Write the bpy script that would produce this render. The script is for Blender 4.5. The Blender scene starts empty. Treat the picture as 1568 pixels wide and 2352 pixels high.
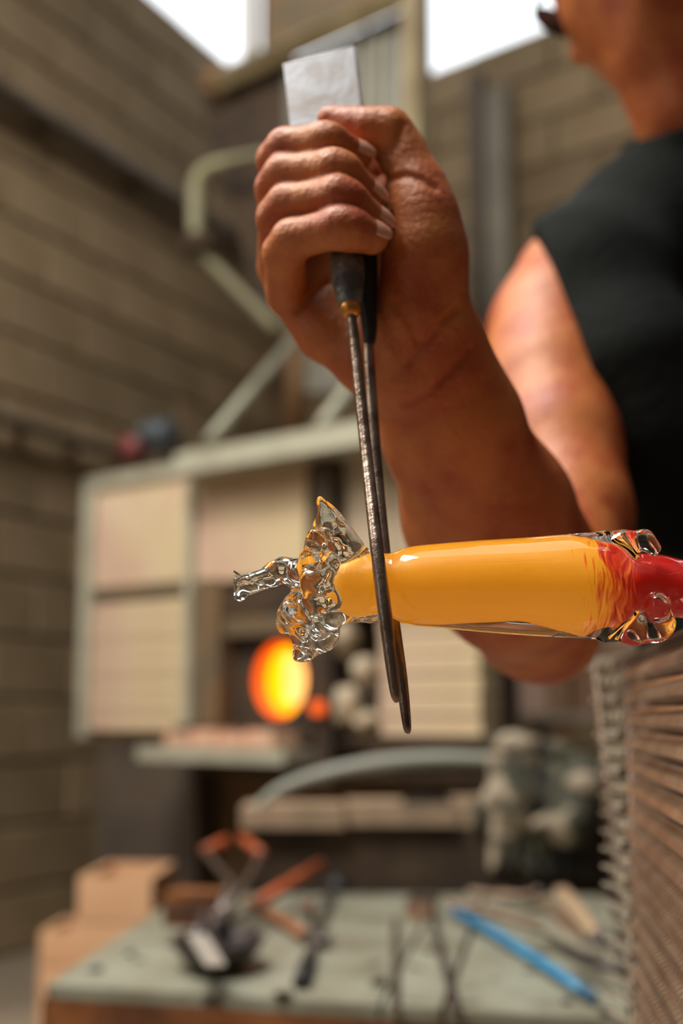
import bpy, bmesh, math, random
import numpy as np
from mathutils import Vector, Matrix, noise as mnoise
random.seed(7); np.random.seed(7)
S = bpy.context.scene
COL = S.collection
# ------------------------------------------------------------------ camera
LENS = 45.0; FPX = LENS / 24.0 * 1568.0; PITCH = math.radians(9.0); CZ = 0.75
cam_d = bpy.data.cameras.new('camera'); cam = bpy.data.objects.new('camera', cam_d); COL.objects.link(cam)
cam.location = (0, 0, CZ); cam.rotation_euler = (math.pi/2 + PITCH, 0, 0)
cam_d.sensor_fit = 'VERTICAL'; cam_d.sensor_height = 36.0; cam_d.sensor_width = 24.0; cam_d.lens = LENS
cam_d.clip_start = 0.02; cam_d.clip_end = 100
cam_d.dof.use_dof = True; cam_d.dof.focus_distance = 0.615; cam_d.dof.aperture_fstop = 3.7
S.camera = cam
# ------------------------------------------------------------------ world, light, exposure
W = bpy.data.worlds.new('world'); S.world = W; W.use_nodes = True
wn = W.node_tree.nodes; bgn = wn['Background']
bgn.inputs['Color'].default_value = (0.93, 0.97, 1.0, 1); bgn.inputs['Strength'].default_value = 2.0
def area(name, loc, target, sx, sy, power, color):
    d = bpy.data.lights.new(name, 'AREA'); d.shape = 'RECTANGLE'; d.size = sx; d.size_y = sy
    d.energy = power; d.color = color
    o = bpy.data.objects.new(name, d); COL.objects.link(o); o.location = loc
    o.rotation_euler = (Vector(target) - Vector(loc)).to_track_quat('-Z', 'Y').to_euler()
    return o
area('skylight_lamp', (-1.1, 0.75, 4.2), (-0.2, 1.1, 0.5), 1.6, 1.0, 170, (1.0, 0.94, 0.83))
area('left_fill_lamp', (-2.1, 1.5, 2.9), (0.2, 1.1, 1.0), 1.1, 1.1, 50, (1.0, 0.93, 0.80))  # added fill from the left for arm and mesh; the wall has no window
S.view_settings.view_transform = 'Standard'; S.view_settings.look = 'None'
S.view_settings.gamma = 1.0; S.view_settings.exposure = 0.0
S.view_settings.use_curve_mapping = False
S.cycles.use_denoising = True
S.cycles.max_bounces = 14; S.cycles.transmission_bounces = 12; S.cycles.glossy_bounces = 6; S.cycles.diffuse_bounces = 4
S.cycles.sample_clamp_indirect = 6.0
# ------------------------------------------------------------------ pixel ray helpers (points get real depths)
CP, SP = math.cos(PITCH), math.sin(PITCH)
def ray(px, py):
    x = (px - 784) / FPX; y = (1176 - py) / FPX
    return Vector((x, CP - y*SP, SP + y*CP))
def P(px, py, t): return Vector((0, 0, CZ)) + ray(px, py) * t
def on_z(px, py, z):
    r = ray(px, py); return Vector((0, 0, CZ)) + r * ((z - CZ) / r.z)
def on_plane(px, py, p0, n):
    r = ray(px, py); c = Vector((0, 0, CZ)); return c + r * ((p0 - c).dot(n) / r.dot(n))
# ------------------------------------------------------------------ materials
MATS = {}
def mat(name, col, rough=0.6, metal=0.0, col2=None, scale=6.0, mix=(0.4, 0.6), bump=0.0, bscale=40.0, coat=0.0,
        emit=None, estr=0.0, sss=0.0, trans=0.0, ior=1.5, rnd=0.0, detail=5.0, col3=None, sc3=2.0, mix3=(0.55, 0.7)):
    if name in MATS: return MATS[name]
    m = bpy.data.materials.new(name); m.use_nodes = True; nt = m.node_tree; b = nt.nodes['Principled BSDF']
    b.inputs['Base Color'].default_value = (*col, 1); b.inputs['Roughness'].default_value = rough
    b.inputs['Metallic'].default_value = metal; b.inputs['Coat Weight'].default_value = coat
    b.inputs['Transmission Weight'].default_value = trans; b.inputs['IOR'].default_value = ior
    if sss:
        b.inputs['Subsurface Weight'].default_value = sss
        b.inputs['Subsurface Radius'].default_value = (1.0, 0.3, 0.15); b.inputs['Subsurface Scale'].default_value = 0.012
    tc = nt.nodes.new('ShaderNodeTexCoord')
    out = None
    if col2 is not None:
        n = nt.nodes.new('ShaderNodeTexNoise'); n.inputs['Scale'].default_value = scale; n.inputs['Detail'].default_value = detail
        nt.links.new(tc.outputs['Object'], n.inputs['Vector'])
        r = nt.nodes.new('ShaderNodeValToRGB')
        r.color_ramp.elements[0].position = mix[0]; r.color_ramp.elements[1].position = mix[1]
        r.color_ramp.elements[0].color = (*col, 1); r.color_ramp.elements[1].color = (*col2, 1)
        nt.links.new(n.outputs['Fac'], r.inputs['Fac']); out = r.outputs['Color']
    if col3 is not None:
        n = nt.nodes.new('ShaderNodeTexNoise'); n.inputs['Scale'].default_value = sc3; n.inputs['Detail'].default_value = 8
        mp = nt.nodes.new('ShaderNodeMapping'); mp.inputs['Location'].default_value = (3.1, 7.7, 1.3)
        nt.links.new(tc.outputs['Object'], mp.inputs['Vector']); nt.links.new(mp.outputs[0], n.inputs['Vector'])
        r = nt.nodes.new('ShaderNodeMapRange'); r.inputs['From Min'].default_value = mix3[0]; r.inputs['From Max'].default_value = mix3[1]
        nt.links.new(n.outputs['Fac'], r.inputs['Value'])
        mx = nt.nodes.new('ShaderNodeMix'); mx.data_type = 'RGBA'; nt.links.new(r.outputs[0], mx.inputs['Factor'])
        nt.links.new(out, mx.inputs[6]); mx.inputs[7].default_value = (*col3, 1); out = mx.outputs[2]
    if rnd:
        oi = nt.nodes.new('ShaderNodeObjectInfo'); mr = nt.nodes.new('ShaderNodeMapRange')
        mr.inputs['To Min'].default_value = 1 - rnd; mr.inputs['To Max'].default_value = 1 + rnd
        nt.links.new(oi.outputs['Random'], mr.inputs['Value'])
        mx = nt.nodes.new('ShaderNodeMix'); mx.data_type = 'RGBA'; mx.blend_type = 'MULTIPLY'; mx.inputs['Factor'].default_value = 1
        cb = nt.nodes.new('ShaderNodeCombineColor')
        for k in range(3): nt.links.new(mr.outputs[0], cb.inputs[k])
        if out: nt.links.new(out, mx.inputs[6])
        else: mx.inputs[6].default_value = (*col, 1)
        nt.links.new(cb.outputs[0], mx.inputs[7]); out = mx.outputs[2]
    if out: nt.links.new(out, b.inputs['Base Color'])
    if bump:
        n = nt.nodes.new('ShaderNodeTexNoise'); n.inputs['Scale'].default_value = bscale; n.inputs['Detail'].default_value = 6
        nt.links.new(tc.outputs['Object'], n.inputs['Vector'])
        bp = nt.nodes.new('ShaderNodeBump'); bp.inputs['Strength'].default_value = bump; bp.inputs['Distance'].default_value = 0.004
        nt.links.new(n.outputs['Fac'], bp.inputs['Height']); nt.links.new(bp.outputs[0], b.inputs['Normal'])
    if emit:
        b.inputs['Emission Color'].default_value = (*emit, 1); b.inputs['Emission Strength'].default_value = estr
    MATS[name] = m; return m
# ------------------------------------------------------------------ object helpers
def link_mesh(name, me, parent=None, m=None, smooth=False):
    o = bpy.data.objects.new(name, me); COL.objects.link(o)
    if m is not None: me.materials.clear(); me.materials.append(m)
    if smooth: me.polygons.foreach_set('use_smooth', [True]*len(me.polygons))
    if parent is not None:
        o.parent = parent
        if parent.type == 'EMPTY' or True: o.matrix_parent_inverse = parent_world(parent).inverted()
    return o
def parent_world(o):
    mtx = o.matrix_basis.copy()
    p = o.parent; pin = o.matrix_parent_inverse
    while p is not None:
        mtx = p.matrix_basis @ pin @ mtx if False else p.matrix_basis @ (pin @ mtx)
        pin = p.matrix_parent_inverse; p = p.parent
    return mtx
def thing(name, label, cat, loc=(0, 0, 0), group=None):
    o = bpy.data.objects.new(name, None); COL.objects.link(o); o.location = loc; o.empty_display_size = 0.05
    o['label'] = label; o['category'] = cat
    if group: o['group'] = group
    return o
def tag(o, label, cat, group=None):
    o['label'] = label; o['category'] = cat
    if group: o['group'] = group
    return o
def structure(name, label=None, loc=(0, 0, 0)):
    o = bpy.data.objects.new(name, None); COL.objects.link(o); o.location = loc; o['kind'] = 'structure'
    if label: o['label'] = label
    return o
def bm_to(name, bm, m, parent=None, smooth=False, bevel=0.0):
    if bevel:
        es = [e for e in bm.edges if len(e.link_faces) == 2 and e.calc_face_angle(0) > 0.5]
        bmesh.ops.bevel(bm, geom=es, offset=bevel, segments=2, affect='EDGES', profile=0.6)
    bmesh.ops.recalc_face_normals(bm, faces=bm.faces)
    # object origin at the centre of its geometry
    c = sum((v.co for v in bm.verts), Vector()) / max(1, len(bm.verts))
    for v in bm.verts: v.co -= c
    me = bpy.data.meshes.new(name); bm.to_mesh(me); bm.free()
    o = bpy.data.objects.new(name, me); COL.objects.link(o); me.materials.append(m); o.location = c
    if parent is not None:
        o.parent = parent; o.matrix_parent_inverse = parent_world(parent).inverted()
    if smooth: me.polygons.foreach_set('use_smooth', [True]*len(me.polygons))
    return o
def frame_box(bm, o, u, v, w, a, b):
    """box spanned in frame o + x*u + y*v + z*w from a to b"""
    vs = []
    for x in (a[0], b[0]):
        for y in (a[1], b[1]):
            for z in (a[2], b[2]): vs.append(bm.verts.new(o + u*x + v*y + w*z))
    for f in ((0,1,3,2), (4,6,7,5), (0,4,5,1), (2,3,7,6), (0,2,6,4), (1,5,7,3)): bm.faces.new([vs[i] for i in f])
UX, UY, UZ = Vector((1,0,0)), Vector((0,1,0)), Vector((0,0,1))
def box(name, a, b, m, parent=None, bevel=0.003, fr=(Vector(), UX, UY, UZ)):
    bm = bmesh.new(); frame_box(bm, fr[0], fr[1], fr[2], fr[3], a, b); return bm_to(name, bm, m, parent, bevel=bevel)
def prism(name, pts, up, m, parent=None, bevel=0.002):
    bm = bmesh.new(); lo = [bm.verts.new(p) for p in pts]; hi = [bm.verts.new(p + up) for p in pts]; n = len(pts)
    bm.faces.new(lo); bm.faces.new(hi)
    for i in range(n): bm.faces.new([lo[i], lo[(i+1) % n], hi[(i+1) % n], hi[i]])
    return bm_to(name, bm, m, parent, bevel=bevel)
def catmull(pts, n):
    out = []
    P_ = [pts[0]] + list(pts) + [pts[-1]]
    for i in range(1, len(P_) - 2):
        for k in range(n):
            t = k / n; a, b, c, d = P_[i-1], P_[i], P_[i+1], P_[i+2]
            out.append(0.5*((2*b) + (c - a)*t + (2*a - 5*b + 4*c - d)*t*t + (3*b - a - 3*c + d)*t**3))
    out.append(pts[-1]); return out
def add_tube(bm, pts, radii, sides=12, flat=1.0, upv=None):
    n = len(pts); rings = []
    t0 = (pts[1] - pts[0]).normalized()
    ref = upv if upv is not None else (UZ if abs(t0.z) < 0.9 else UX)
    for i in range(n):
        t = (pts[min(i+1, n-1)] - pts[max(i-1, 0)]).normalized()
        s = t.cross(ref)
        if s.length < 1e-5: s = t.cross(UY)
        s.normalize(); q = s.cross(t).normalized()
        if upv is None: ref = q
        ring = [bm.verts.new(pts[i] + (s*math.cos(2*math.pi*k/sides) + q*math.sin(2*math.pi*k/sides)*flat) * radii[i]) for k in range(sides)]
        rings.append(ring)
    for i in range(n - 1):
        for k in range(sides): bm.faces.new([rings[i][k], rings[i][(k+1) % sides], rings[i+1][(k+1) % sides], rings[i+1][k]])
    bm.faces.new(rings[0][::-1]); bm.faces.new(rings[-1])
def tube(name, pts, radii, m, parent=None, sides=14, smooth=True, curve=0, flat=1.0, upv=None):
    if isinstance(radii, (int, float)): radii = [radii]*len(pts)
    pts = [Vector(p) for p in pts]
    if curve:
        q = [Vector((p.x, p.y, p.z)) for p in pts]; rr = [Vector((r, 0, 0)) for r in radii]
        pts = catmull(q, curve); radii = [v.x for v in catmull(rr, curve)]
    bm = bmesh.new(); add_tube(bm, pts, radii, sides, flat, upv); return bm_to(name, bm, m, parent, smooth=smooth)
def blob(name, c, r, m, parent=None, amp=0.15, freq=1.5, sub=3, seed=0, smooth=True, axes=None):
    bm = bmesh.new(); bmesh.ops.create_icosphere(bm, subdivisions=sub, radius=1.0)
    for v in bm.verts:
        d = v.co.normalized(); k = 1 + amp*mnoise.noise(d*freq + Vector((seed*3.7, seed, 1.3)))*2
        q = Vector((d.x*r[0]*k, d.y*r[1]*k, d.z*r[2]*k))
        if axes: q = axes[0]*q.x + axes[1]*q.y + axes[2]*q.z
        v.co = Vector(c) + q
    return bm_to(name, bm, m, parent, smooth=smooth)
# ------------------------------------------------------------------ implicit surfaces, for the body and the glass
class Field:
    def __init__(s, xs, ys, zs): s.ax = [np.asarray(a, np.float32) for a in (xs, ys, zs)]; s.F = np.full([len(a) for a in s.ax], 0.05, np.float32)
    def sl(s, lo, hi):
        r = []
        for a, l, h in zip(s.ax, lo, hi):
            i0 = max(0, int(np.searchsorted(a, l)) - 1); i1 = min(len(a), int(np.searchsorted(a, h)) + 1)
            if i1 <= i0: return None
            r.append(slice(i0, i1))
        return tuple(r)
    def pts(s, sl): return s.ax[0][sl[0]][:, None, None], s.ax[1][sl[1]][None, :, None], s.ax[2][sl[2]][None, None, :]
    def merge(s, sl, d, k):
        f = s.F[sl]; h = np.clip(0.5 + 0.5*(f - d)/k, 0, 1); s.F[sl] = f*(1-h) + d*h - k*h*(1-h)
    def carve(s, sl, d, k):
        f = s.F[sl]; h = np.clip(0.5 - 0.5*(f + d)/k, 0, 1); s.F[sl] = f*(1-h) + (-d)*h + k*h*(1-h)
    def chain(s, pts, k_in, k_out, carve=False):
        """pts: (Vector, radius); tapered capsules joined by k_in, then merged by k_out"""
        P_ = np.array([list(p) for p, r in pts]); R = np.array([r for p, r in pts]); m = R.max() + max(k_out, k_in)*1.2 + 0.004
        sl = s.sl(P_.min(0) - m, P_.max(0) + m)
        if sl is None: return
        X, Y, Z = s.pts(sl); D = None
        for i in range(len(pts) - 1):
            a, b = P_[i], P_[i+1]; ba = b - a; L2 = float((ba**2).sum()) + 1e-12
            px, py, pz = X - a[0], Y - a[1], Z - a[2]
            h = np.clip((px*ba[0] + py*ba[1] + pz*ba[2])/L2, 0, 1)
            d = np.sqrt((px - ba[0]*h)**2 + (py - ba[1]*h)**2 + (pz - ba[2]*h)**2) - (R[i] + (R[i+1]-R[i])*h)
            if D is None: D = d
            else: h = np.clip(0.5 + 0.5*(D - d)/k_in, 0, 1); D = D*(1-h) + d*h - k_in*h*(1-h)
        (s.carve if carve else s.merge)(sl, D.astype(np.float32), k_out)
    def ell(s, c, r, axes=(UX, UY, UZ), k=0.01, carve=False):
        m = max(r) + k*1.2 + 0.004; c = np.array(list(c)); sl = s.sl(c - m, c + m)
        if sl is None: return
        X, Y, Z = s.pts(sl); X = X - c[0]; Y = Y - c[1]; Z = Z - c[2]
        q = [(X*a[0] + Y*a[1] + Z*a[2]) for a in axes]
        k0 = np.sqrt(sum((q[i]/r[i])**2 for i in range(3))); k1 = np.sqrt(sum((q[i]/r[i]**2)**2 for i in range(3))) + 1e-9
        d = (k0*(k0 - 1)/k1).astype(np.float32)
        (s.carve if carve else s.merge)(sl, d, k)
    def revolve(s, pts, k):
        """pts: (Vector centre, radius) along +x; one smooth body of revolution with a varying axis"""
        cx = np.array([p.x for p, r in pts]); X, Y, Z = s.ax[0], s.ax[1][None, :, None], s.ax[2][None, None, :]
        def ip(v):
            v = np.interp(X, cx, v); w = np.ones(13)/13
            return np.convolve(np.pad(v, 6, mode='edge'), w, 'valid')[:, None, None]
        cy, cz, R = ip([p.y for p, r in pts]), ip([p.z for p, r in pts]), ip([r for p, r in pts])
        ends = np.maximum(cx[0] - X, X - cx[-1])[:, None, None]
        d = np.sqrt((Y - cy)**2 + (Z - cz)**2) - R; e = ends + R*0.25
        hh = np.clip(0.5 - 0.5*(d - e)/(R*0.5), 0, 1); d = d*(1 - hh) + e*hh + R*0.5*hh*(1 - hh)
        s.merge((slice(None),)*3, d.astype(np.float32), k)
    def mesh(s, name):
        F = s.F; inside = F < 0; n = np.array(F.shape)
        acc = np.zeros(tuple(n - 1) + (3,), np.float32); cnt = np.zeros(tuple(n - 1), np.float32)
        # crossings on the 12 edges of each cell
        c = inside[:-1, :-1, :-1]; anyi = np.zeros(c.shape, bool); alli = np.ones(c.shape, bool)
        for dx in (0, 1):
            for dy in (0, 1):
                for dz in (0, 1):
                    q = inside[dx:n[0]-1+dx, dy:n[1]-1+dy, dz:n[2]-1+dz]; anyi |= q; alli &= q
        act = anyi & ~alli; I, J, K = np.nonzero(act); N = len(I)
        acc = np.zeros((N, 3), np.float64); cnt = np.zeros(N)
        for axis in range(3):
            for a in (0, 1):
                for b in (0, 1):
                    o0 = [0, 0, 0]; oth = [q for q in range(3) if q != axis]; o0[oth[0]] = a; o0[oth[1]] = b
                    o1 = list(o0); o1[axis] = 1
                    f0 = F[I+o0[0], J+o0[1], K+o0[2]]; f1 = F[I+o1[0], J+o1[1], K+o1[2]]
                    cr = (f0 < 0) != (f1 < 0); t = np.where(cr, f0/np.where(cr, f0 - f1, 1), 0)
                    for q in range(3):
                        i0 = (I, J, K)[q] + o0[q]; v0 = s.ax[q][i0]; v = v0.astype(np.float64)
                        if q == axis: v = v0 + t*(s.ax[q][(I, J, K)[q] + 1] - s.ax[q][(I, J, K)[q]])
                        acc[:, q] += np.where(cr, v, 0)
                    cnt += cr
        V = acc/cnt[:, None]
        idx = np.full(tuple(n - 1), -1, np.int64); idx[I, J, K] = np.arange(N)
        quads = []
        for axis in range(3):
            o1 = [0, 0, 0]; o1[axis] = 1; u, w = [(1, 2), (2, 0), (0, 1)][axis]
            A = inside[:n[0]-o1[0], :n[1]-o1[1], :n[2]-o1[2]]; B = inside[o1[0]:, o1[1]:, o1[2]:]
            E = np.argwhere(A != B)
            E = E[(E[:, u] > 0) & (E[:, w] > 0) & (E[:, u] < n[u]-1) & (E[:, w] < n[w]-1)]
            flip = A[E[:, 0], E[:, 1], E[:, 2]]
            def g(du, dw):
                e = E.copy(); e[:, u] -= du; e[:, w] -= dw; return idx[e[:, 0], e[:, 1], e[:, 2]]
            q = np.stack([g(1, 1), g(0, 1), g(0, 0), g(1, 0)], 1)
            q = np.where(flip[:, None], q, q[:, ::-1]); quads.append(q)
        Q = np.concatenate(quads); Q = Q[(Q >= 0).all(1)]
        me = bpy.data.meshes.new(name); me.vertices.add(N); me.vertices.foreach_set('co', V.astype(np.float32).ravel())
        me.loops.add(len(Q)*4); me.loops.foreach_set('vertex_index', Q.astype(np.int32).ravel())
        me.polygons.add(len(Q)); me.polygons.foreach_set('loop_start', np.arange(0, len(Q)*4, 4, dtype=np.int32))
        me.polygons.foreach_set('use_smooth', np.ones(len(Q), bool)); me.update(calc_edges=True); me.validate(); return me
def axis_steps(lo, hi, flo, fhi, fine, coarse):
    """coordinates fine between flo..fhi, coarser outside"""
    out = list(np.arange(flo, fhi, fine)); s = fine; x = flo
    left = []
    while x > lo: s = min(coarse, s*1.12); x -= s; left.append(x)
    s = fine; x = out[-1]
    while x < hi: s = min(coarse, s*1.12); x += s; out.append(x)
    return np.array(left[::-1] + out)
#==SETTING
# ------------------------------------------------------------------ the room
M_block = mat('concrete block', (0.21, 0.145, 0.075), 0.9, col2=(0.29, 0.21, 0.125), scale=3.0, mix=(0.3, 0.7), bump=0.5, bscale=60, rnd=0.16)
M_mortar = mat('mortar', (0.15, 0.105, 0.06), 0.95, bump=0.3)
M_conc = mat('concrete floor', (0.27, 0.21, 0.15), 0.8, col2=(0.18, 0.14, 0.10), scale=2.5, bump=0.3)
M_roof = mat('roof boards', (0.20, 0.15, 0.10), 0.85, col2=(0.13, 0.09, 0.06), scale=4)
floor = box('floor', (-5, -2.2, -0.1), (4.2, 7.5, 0), M_conc, bevel=0); floor['kind'] = 'structure'
CORNER = Vector((-0.207, 5.86, 0)); WD = Vector((0.504, 1, 0)).normalized(); BD = Vector((0.773, -0.634, 0)).normalized()
WALL_H = 3.6
def block_wall(name, start, d, length, n_in, h, seed, skip=None):
    rnd = random.Random(seed); root = structure(name, loc=start)
    nrm = n_in; fr = (start, d, -nrm, UZ)
    box('wall_core', (0, 0.02, 0), (length, 0.2, h), M_mortar, root, bevel=0, fr=fr)
    bm = bmesh.new(); frame_box(bm, Vector(), d, -nrm, UZ, (-0.194, 0, -0.094), (0.194, 0.05, 0.094))
    bmesh.ops.bevel(bm, geom=bm.edges[:], offset=0.006, segments=1, affect='EDGES'); bmesh.ops.recalc_face_normals(bm, faces=bm.faces)
    me = bpy.data.meshes.new('block'); bm.to_mesh(me); bm.free(); me.materials.append(M_block)
    inv = parent_world(root).inverted(); nrow = int(h/0.2)
    for r in range(nrow):
        x = 0.2 - (0.2 if r % 2 else 0)
        while x < length - 0.15:
            if not (skip and skip(x, r)) and x > 0.1:
                o = bpy.data.objects.new('block', me); COL.objects.link(o); o.parent = root; o.matrix_parent_inverse = inv
                o.location = start + d*x + UZ*(0.1 + 0.2*r) + nrm*rnd.uniform(0, 0.006)
            x += 0.4
    return root
N_left = Vector((WD.y, -WD.x, 0)); N_back = Vector((-0.634, -0.773, 0))
# only the stretch the photograph can show gets its blocks one by one
wl_start = CORNER - WD*3.6
block_wall('wall_left', wl_start, WD, 3.6, N_left, WALL_H, 3)
block_wall('wall_back', CORNER, BD, 3.6, N_back, WALL_H, 4, skip=lambda x, r: x > 2.6)
box('wall_left_far', (0, 0, 0), (4.4, 0.2, WALL_H), M_block, bevel=0, fr=(wl_start - WD*4.4, WD, -N_left, UZ))['kind'] = 'structure'
box('wall_right', (0, 0, 0), (0.2, 6.2, 4.3), mat('darkened side wall', (0.07, 0.05, 0.032), 0.9), bevel=0, fr=(Vector((2.6, -2.2, 0)), UX, UY, UZ))['kind'] = 'structure'  # colour kept dark to cut bounced light, not soot
# the slab roof, open along the tops of the two walls and over the working place
roof = structure('ceiling', loc=(0, 3, 4.4))
for pg in (((-3.16, 0), (-2.2, 0), (-2.2, 2.4), (-0.2, 2.4), (-0.207, 5.86)), ((-0.207, 5.86), (-0.2, 2.4), (0.6, 2.4), (0.6, -2.2), (2.6, -2.2), (2.6, 3.6)),
           ((-2.2, -2.2), (0.6, -2.2), (0.6, 0), (-2.2, 0)), ((-4.27, -2.2), (-2.2, -2.2), (-2.2, 0), (-3.16, 0))):
    prism('roof_panel', [Vector((x, y, 4.4)) for x, y in pg], UZ*0.1, M_roof, roof, bevel=0)
M_darkened = mat('darkened plaster', (0.05, 0.035, 0.022), 0.9, col2=(0.08, 0.055, 0.035), scale=2)  # colour darkened so the wall returns less fill light
box('light_block_wall', (-4.4, -2.4, 0), (2.8, -2.2, 4.3), M_darkened, bevel=0)['kind'] = 'structure'  # unseen wall added behind the camera to block daylight from there
# two long pipes fixed along the left wall
M_pipe = mat('dark iron pipe', (0.08, 0.06, 0.042), 0.6, 0.1, col2=(0.12, 0.09, 0.06), scale=20)
def wall_pt(px, py, off): return on_plane(px, py, wl_start + N_left*off, N_left)
def wall_pipe(pa, pb, r, label):
    a, b = wall_pt(*pa, 0.06), wall_pt(*pb, 0.06); z = (a.z + b.z)/2; a.z = b.z = z
    t = thing('wall_pipe', label, 'pipe', a, 'pipes along the block wall')
    tube('pipe_run', [a - WD*0.8, a, b, b + WD*0.1], r, M_pipe, t)
    for k in range(3):
        c = a + (b - a)*(0.15 + 0.35*k); box('wall_bracket', (-0.01, 0.0, -r*1.2), (0.01, 0.06, r*1.2), M_pipe, t, fr=(c, WD, -N_left, UZ))
wall_pipe((0, 203), (560, 559), 0.035, 'thick dark pipe high on the block wall, upper of the two')
wall_pipe((0, 962), (330, 1058), 0.022, 'thin dark pipe low on the block wall, running behind the furnace')
wall_pt_ = wall_pt
#==FURNACE
# ------------------------------------------------------------------ the furnace
FO = P(190, 1692, 3.45); FO = Vector((FO.x, FO.y, 0)); FU = BD.copy(); FW = Vector((0.634, 0.773, 0)); FN = -FW
def FP(px, py, off=0.0):
    p = on_plane(px, py, FO + FN*off, FN); q = p - FO; return q.dot(FU), p.z
M_fibre = mat('ceramic fibre board', (0.66, 0.52, 0.37), 0.9, col2=(0.58, 0.40, 0.30), scale=5, mix=(0.35, 0.65), bump=0.4, bscale=20, col3=(0.62, 0.50, 0.31), sc3=3.0)
M_fibre2 = mat('pale fibre board', (0.60, 0.50, 0.38), 0.9, col2=(0.52, 0.42, 0.31), scale=4, bump=0.4, bscale=20)
M_gframe = mat('grey green painted steel', (0.44, 0.43, 0.34), 0.55, 0.1, col2=(0.33, 0.31, 0.24), scale=8, mix=(0.45, 0.7), bump=0.1)
M_dark = mat('sooty iron', (0.045, 0.03, 0.022), 0.7, 0.3, col2=(0.08, 0.05, 0.03), scale=10, bump=0.2)
M_brickp = mat('pink firebrick', (0.78, 0.40, 0.27), 0.9, col2=(0.6, 0.42, 0.3), scale=12, bump=0.4, rnd=0.15)
M_grey = mat('grey brown steel box', (0.075, 0.06, 0.05), 0.6, 0.2, col2=(0.11, 0.085, 0.065), scale=5)
M_ochre = mat('heat stained ochre steel', (0.22, 0.13, 0.06), 0.7, 0.2, col2=(0.14, 0.11, 0.07), scale=6, mix=(0.35, 0.65))
FR = (FO, FU, FW, UZ)
def fbox(name, pa, pb, y0, y1, m, parent, bevel=0.004, off=0.0):
    u0, z1 = FP(pa[0], pa[1], off); u1, z0 = FP(pb[0], pb[1], off)
    # pa is top-left, pb bottom-right in the photograph; the depth runs from y0 to y1 behind the front plane
    return box(name, (u0, y0, z0), (u1, y1, z1), m, parent, bevel, FR)
furnace = thing('glass_furnace', 'pale boxy glass furnace in a grey-green steel frame with a glowing mouth', 'furnace', FO)
UE = FP(1112, 1600)[0]; ZB = FP(190, 1692)[1]; ZT = FP(215, 1100)[1]
fbox('furnace_body', (232, 1120), (452, 1690), 0.03, 0.75, M_fibre2, furnace)
# left module: two fibre panels in a steel frame
u = lambda px, py: FP(px, py)[0]
z = lambda px, py: FP(px, py)[1]
uL, uM = u(195, 1400), u(455, 1400); zm = z(330, 1352)
box('upper_panel', (uL+0.045, -0.008, zm+0.012), (uM-0.01, 0.04, ZT-0.035), M_fibre, furnace, fr=FR)['label'] = 'beige fibre board panel'
# the lower panel is a stack of thin fibre boards
nb = 7
for k in range(nb):
    z0 = ZB + 0.02 + (zm - 0.03 - ZB - 0.02)*k/nb; z1 = ZB + 0.02 + (zm - 0.03 - ZB - 0.02)*(k+1)/nb - 0.004
    box('fibre_board', (uL+0.045, -0.008 - 0.004*(k % 2), z0), (uM-0.01, 0.04, z1), M_fibre, furnace, fr=FR)
box('side_post', (uL, -0.02, ZB), (uL+0.042, 0.76, ZT), M_gframe, furnace, fr=FR)
box('top_rail', (uL, -0.02, ZT-0.035), (uM, 0.02, ZT), M_gframe, furnace, fr=FR)
box('middle_rail', (uL+0.045, -0.012, zm-0.028), (uM, 0.02, zm+0.010), M_ochre, furnace, fr=FR)
# centre: a hanging door panel, hood rail over it, dark mouth
u2, u3 = u(470, 1250), u(722, 1250)
box('door_panel', (u2, -0.03, z(600, 1330)), (u3, 0.05, z(600, 1070)), M_fibre, furnace, fr=FR)['label'] = 'beige hanging furnace door with stained right edge'
box('door_post', (uM, -0.05, ZB-0.04), (uM+0.022, 0.0, ZT+0.02), M_gframe, furnace, fr=FR)
box('dark_post', (FP(718, 1400, .05)[0], -0.05, ZB-0.10), (FP(758, 1400, .05)[0], 0.0, FP(740, 1040, .05)[1]), M_dark, furnace, fr=FR)
box('hood_rail', (FP(400, 1060, .12)[0], -0.12, FP(600, 1058, .12)[1]), (FP(905, 960, .12)[0], 0.1, FP(600, 1006, .12)[1]), M_gframe, furnace, fr=FR)
box('upper_soffit', (uM, -0.02, z(600, 1080)), (u(905, 1000), 0.14, z(600, 1062)), M_dark, furnace, fr=FR)
# mouth wall with a round port, glowing chamber behind it
pc = FP(628, 1561); pr = 0.083
M_hot = bpy.data.materials.new('glowing chamber'); M_hot.use_nodes = True; nt = M_hot.node_tree
bs = nt.nodes['Principled BSDF']; bs.inputs['Base Color'].default_value = (0.8, 0.3, 0.1, 1)
bs.inputs['Emission Color'].default_value = (1.0, 0.60, 0.0, 1); bs.inputs['Emission Strength'].default_value = 1.15
M_red = mat('glowing red rim', (0.5, 0.1, 0.02), 0.8, emit=(1.0, 0.11, 0.002), estr=1.0)
M_pale = mat('white hot back of the chamber', (0.9, 0.7, 0.3), 0.8, emit=(1.0, 0.72, 0.26), estr=1.05)
def ring_plate(bm, c, r, half, y, n=40):
    fr = lambda a, b: FO + FU*a + FW*y + UZ*b
    inner, outer = [], []
    for k in range(n):
        t = 2*math.pi*k/n; dx, dz = math.cos(t), math.sin(t)
        inner.append(bm.verts.new(fr(c[0] + dx*r, c[1] + dz*r*1.08)))
        s = 1/max(abs(dx)/half[0], abs(dz)/half[1]); outer.append(bm.verts.new(fr(c[0] + dx*s, c[1] + dz*s)))
    for k in range(n): bm.faces.new([inner[k], inner[(k+1) % n], outer[(k+1) % n], outer[k]])
    return inner
bm = bmesh.new(); a = ring_plate(bm, pc, pr, (0.19, 0.20), 0.02); b_ = ring_plate(bm, pc, pr, (0.19, 0.20), 0.06)
for k in range(40): bm.faces.new([a[k], a[(k+1) % 40], b_[(k+1) % 40], b_[k]])
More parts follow.
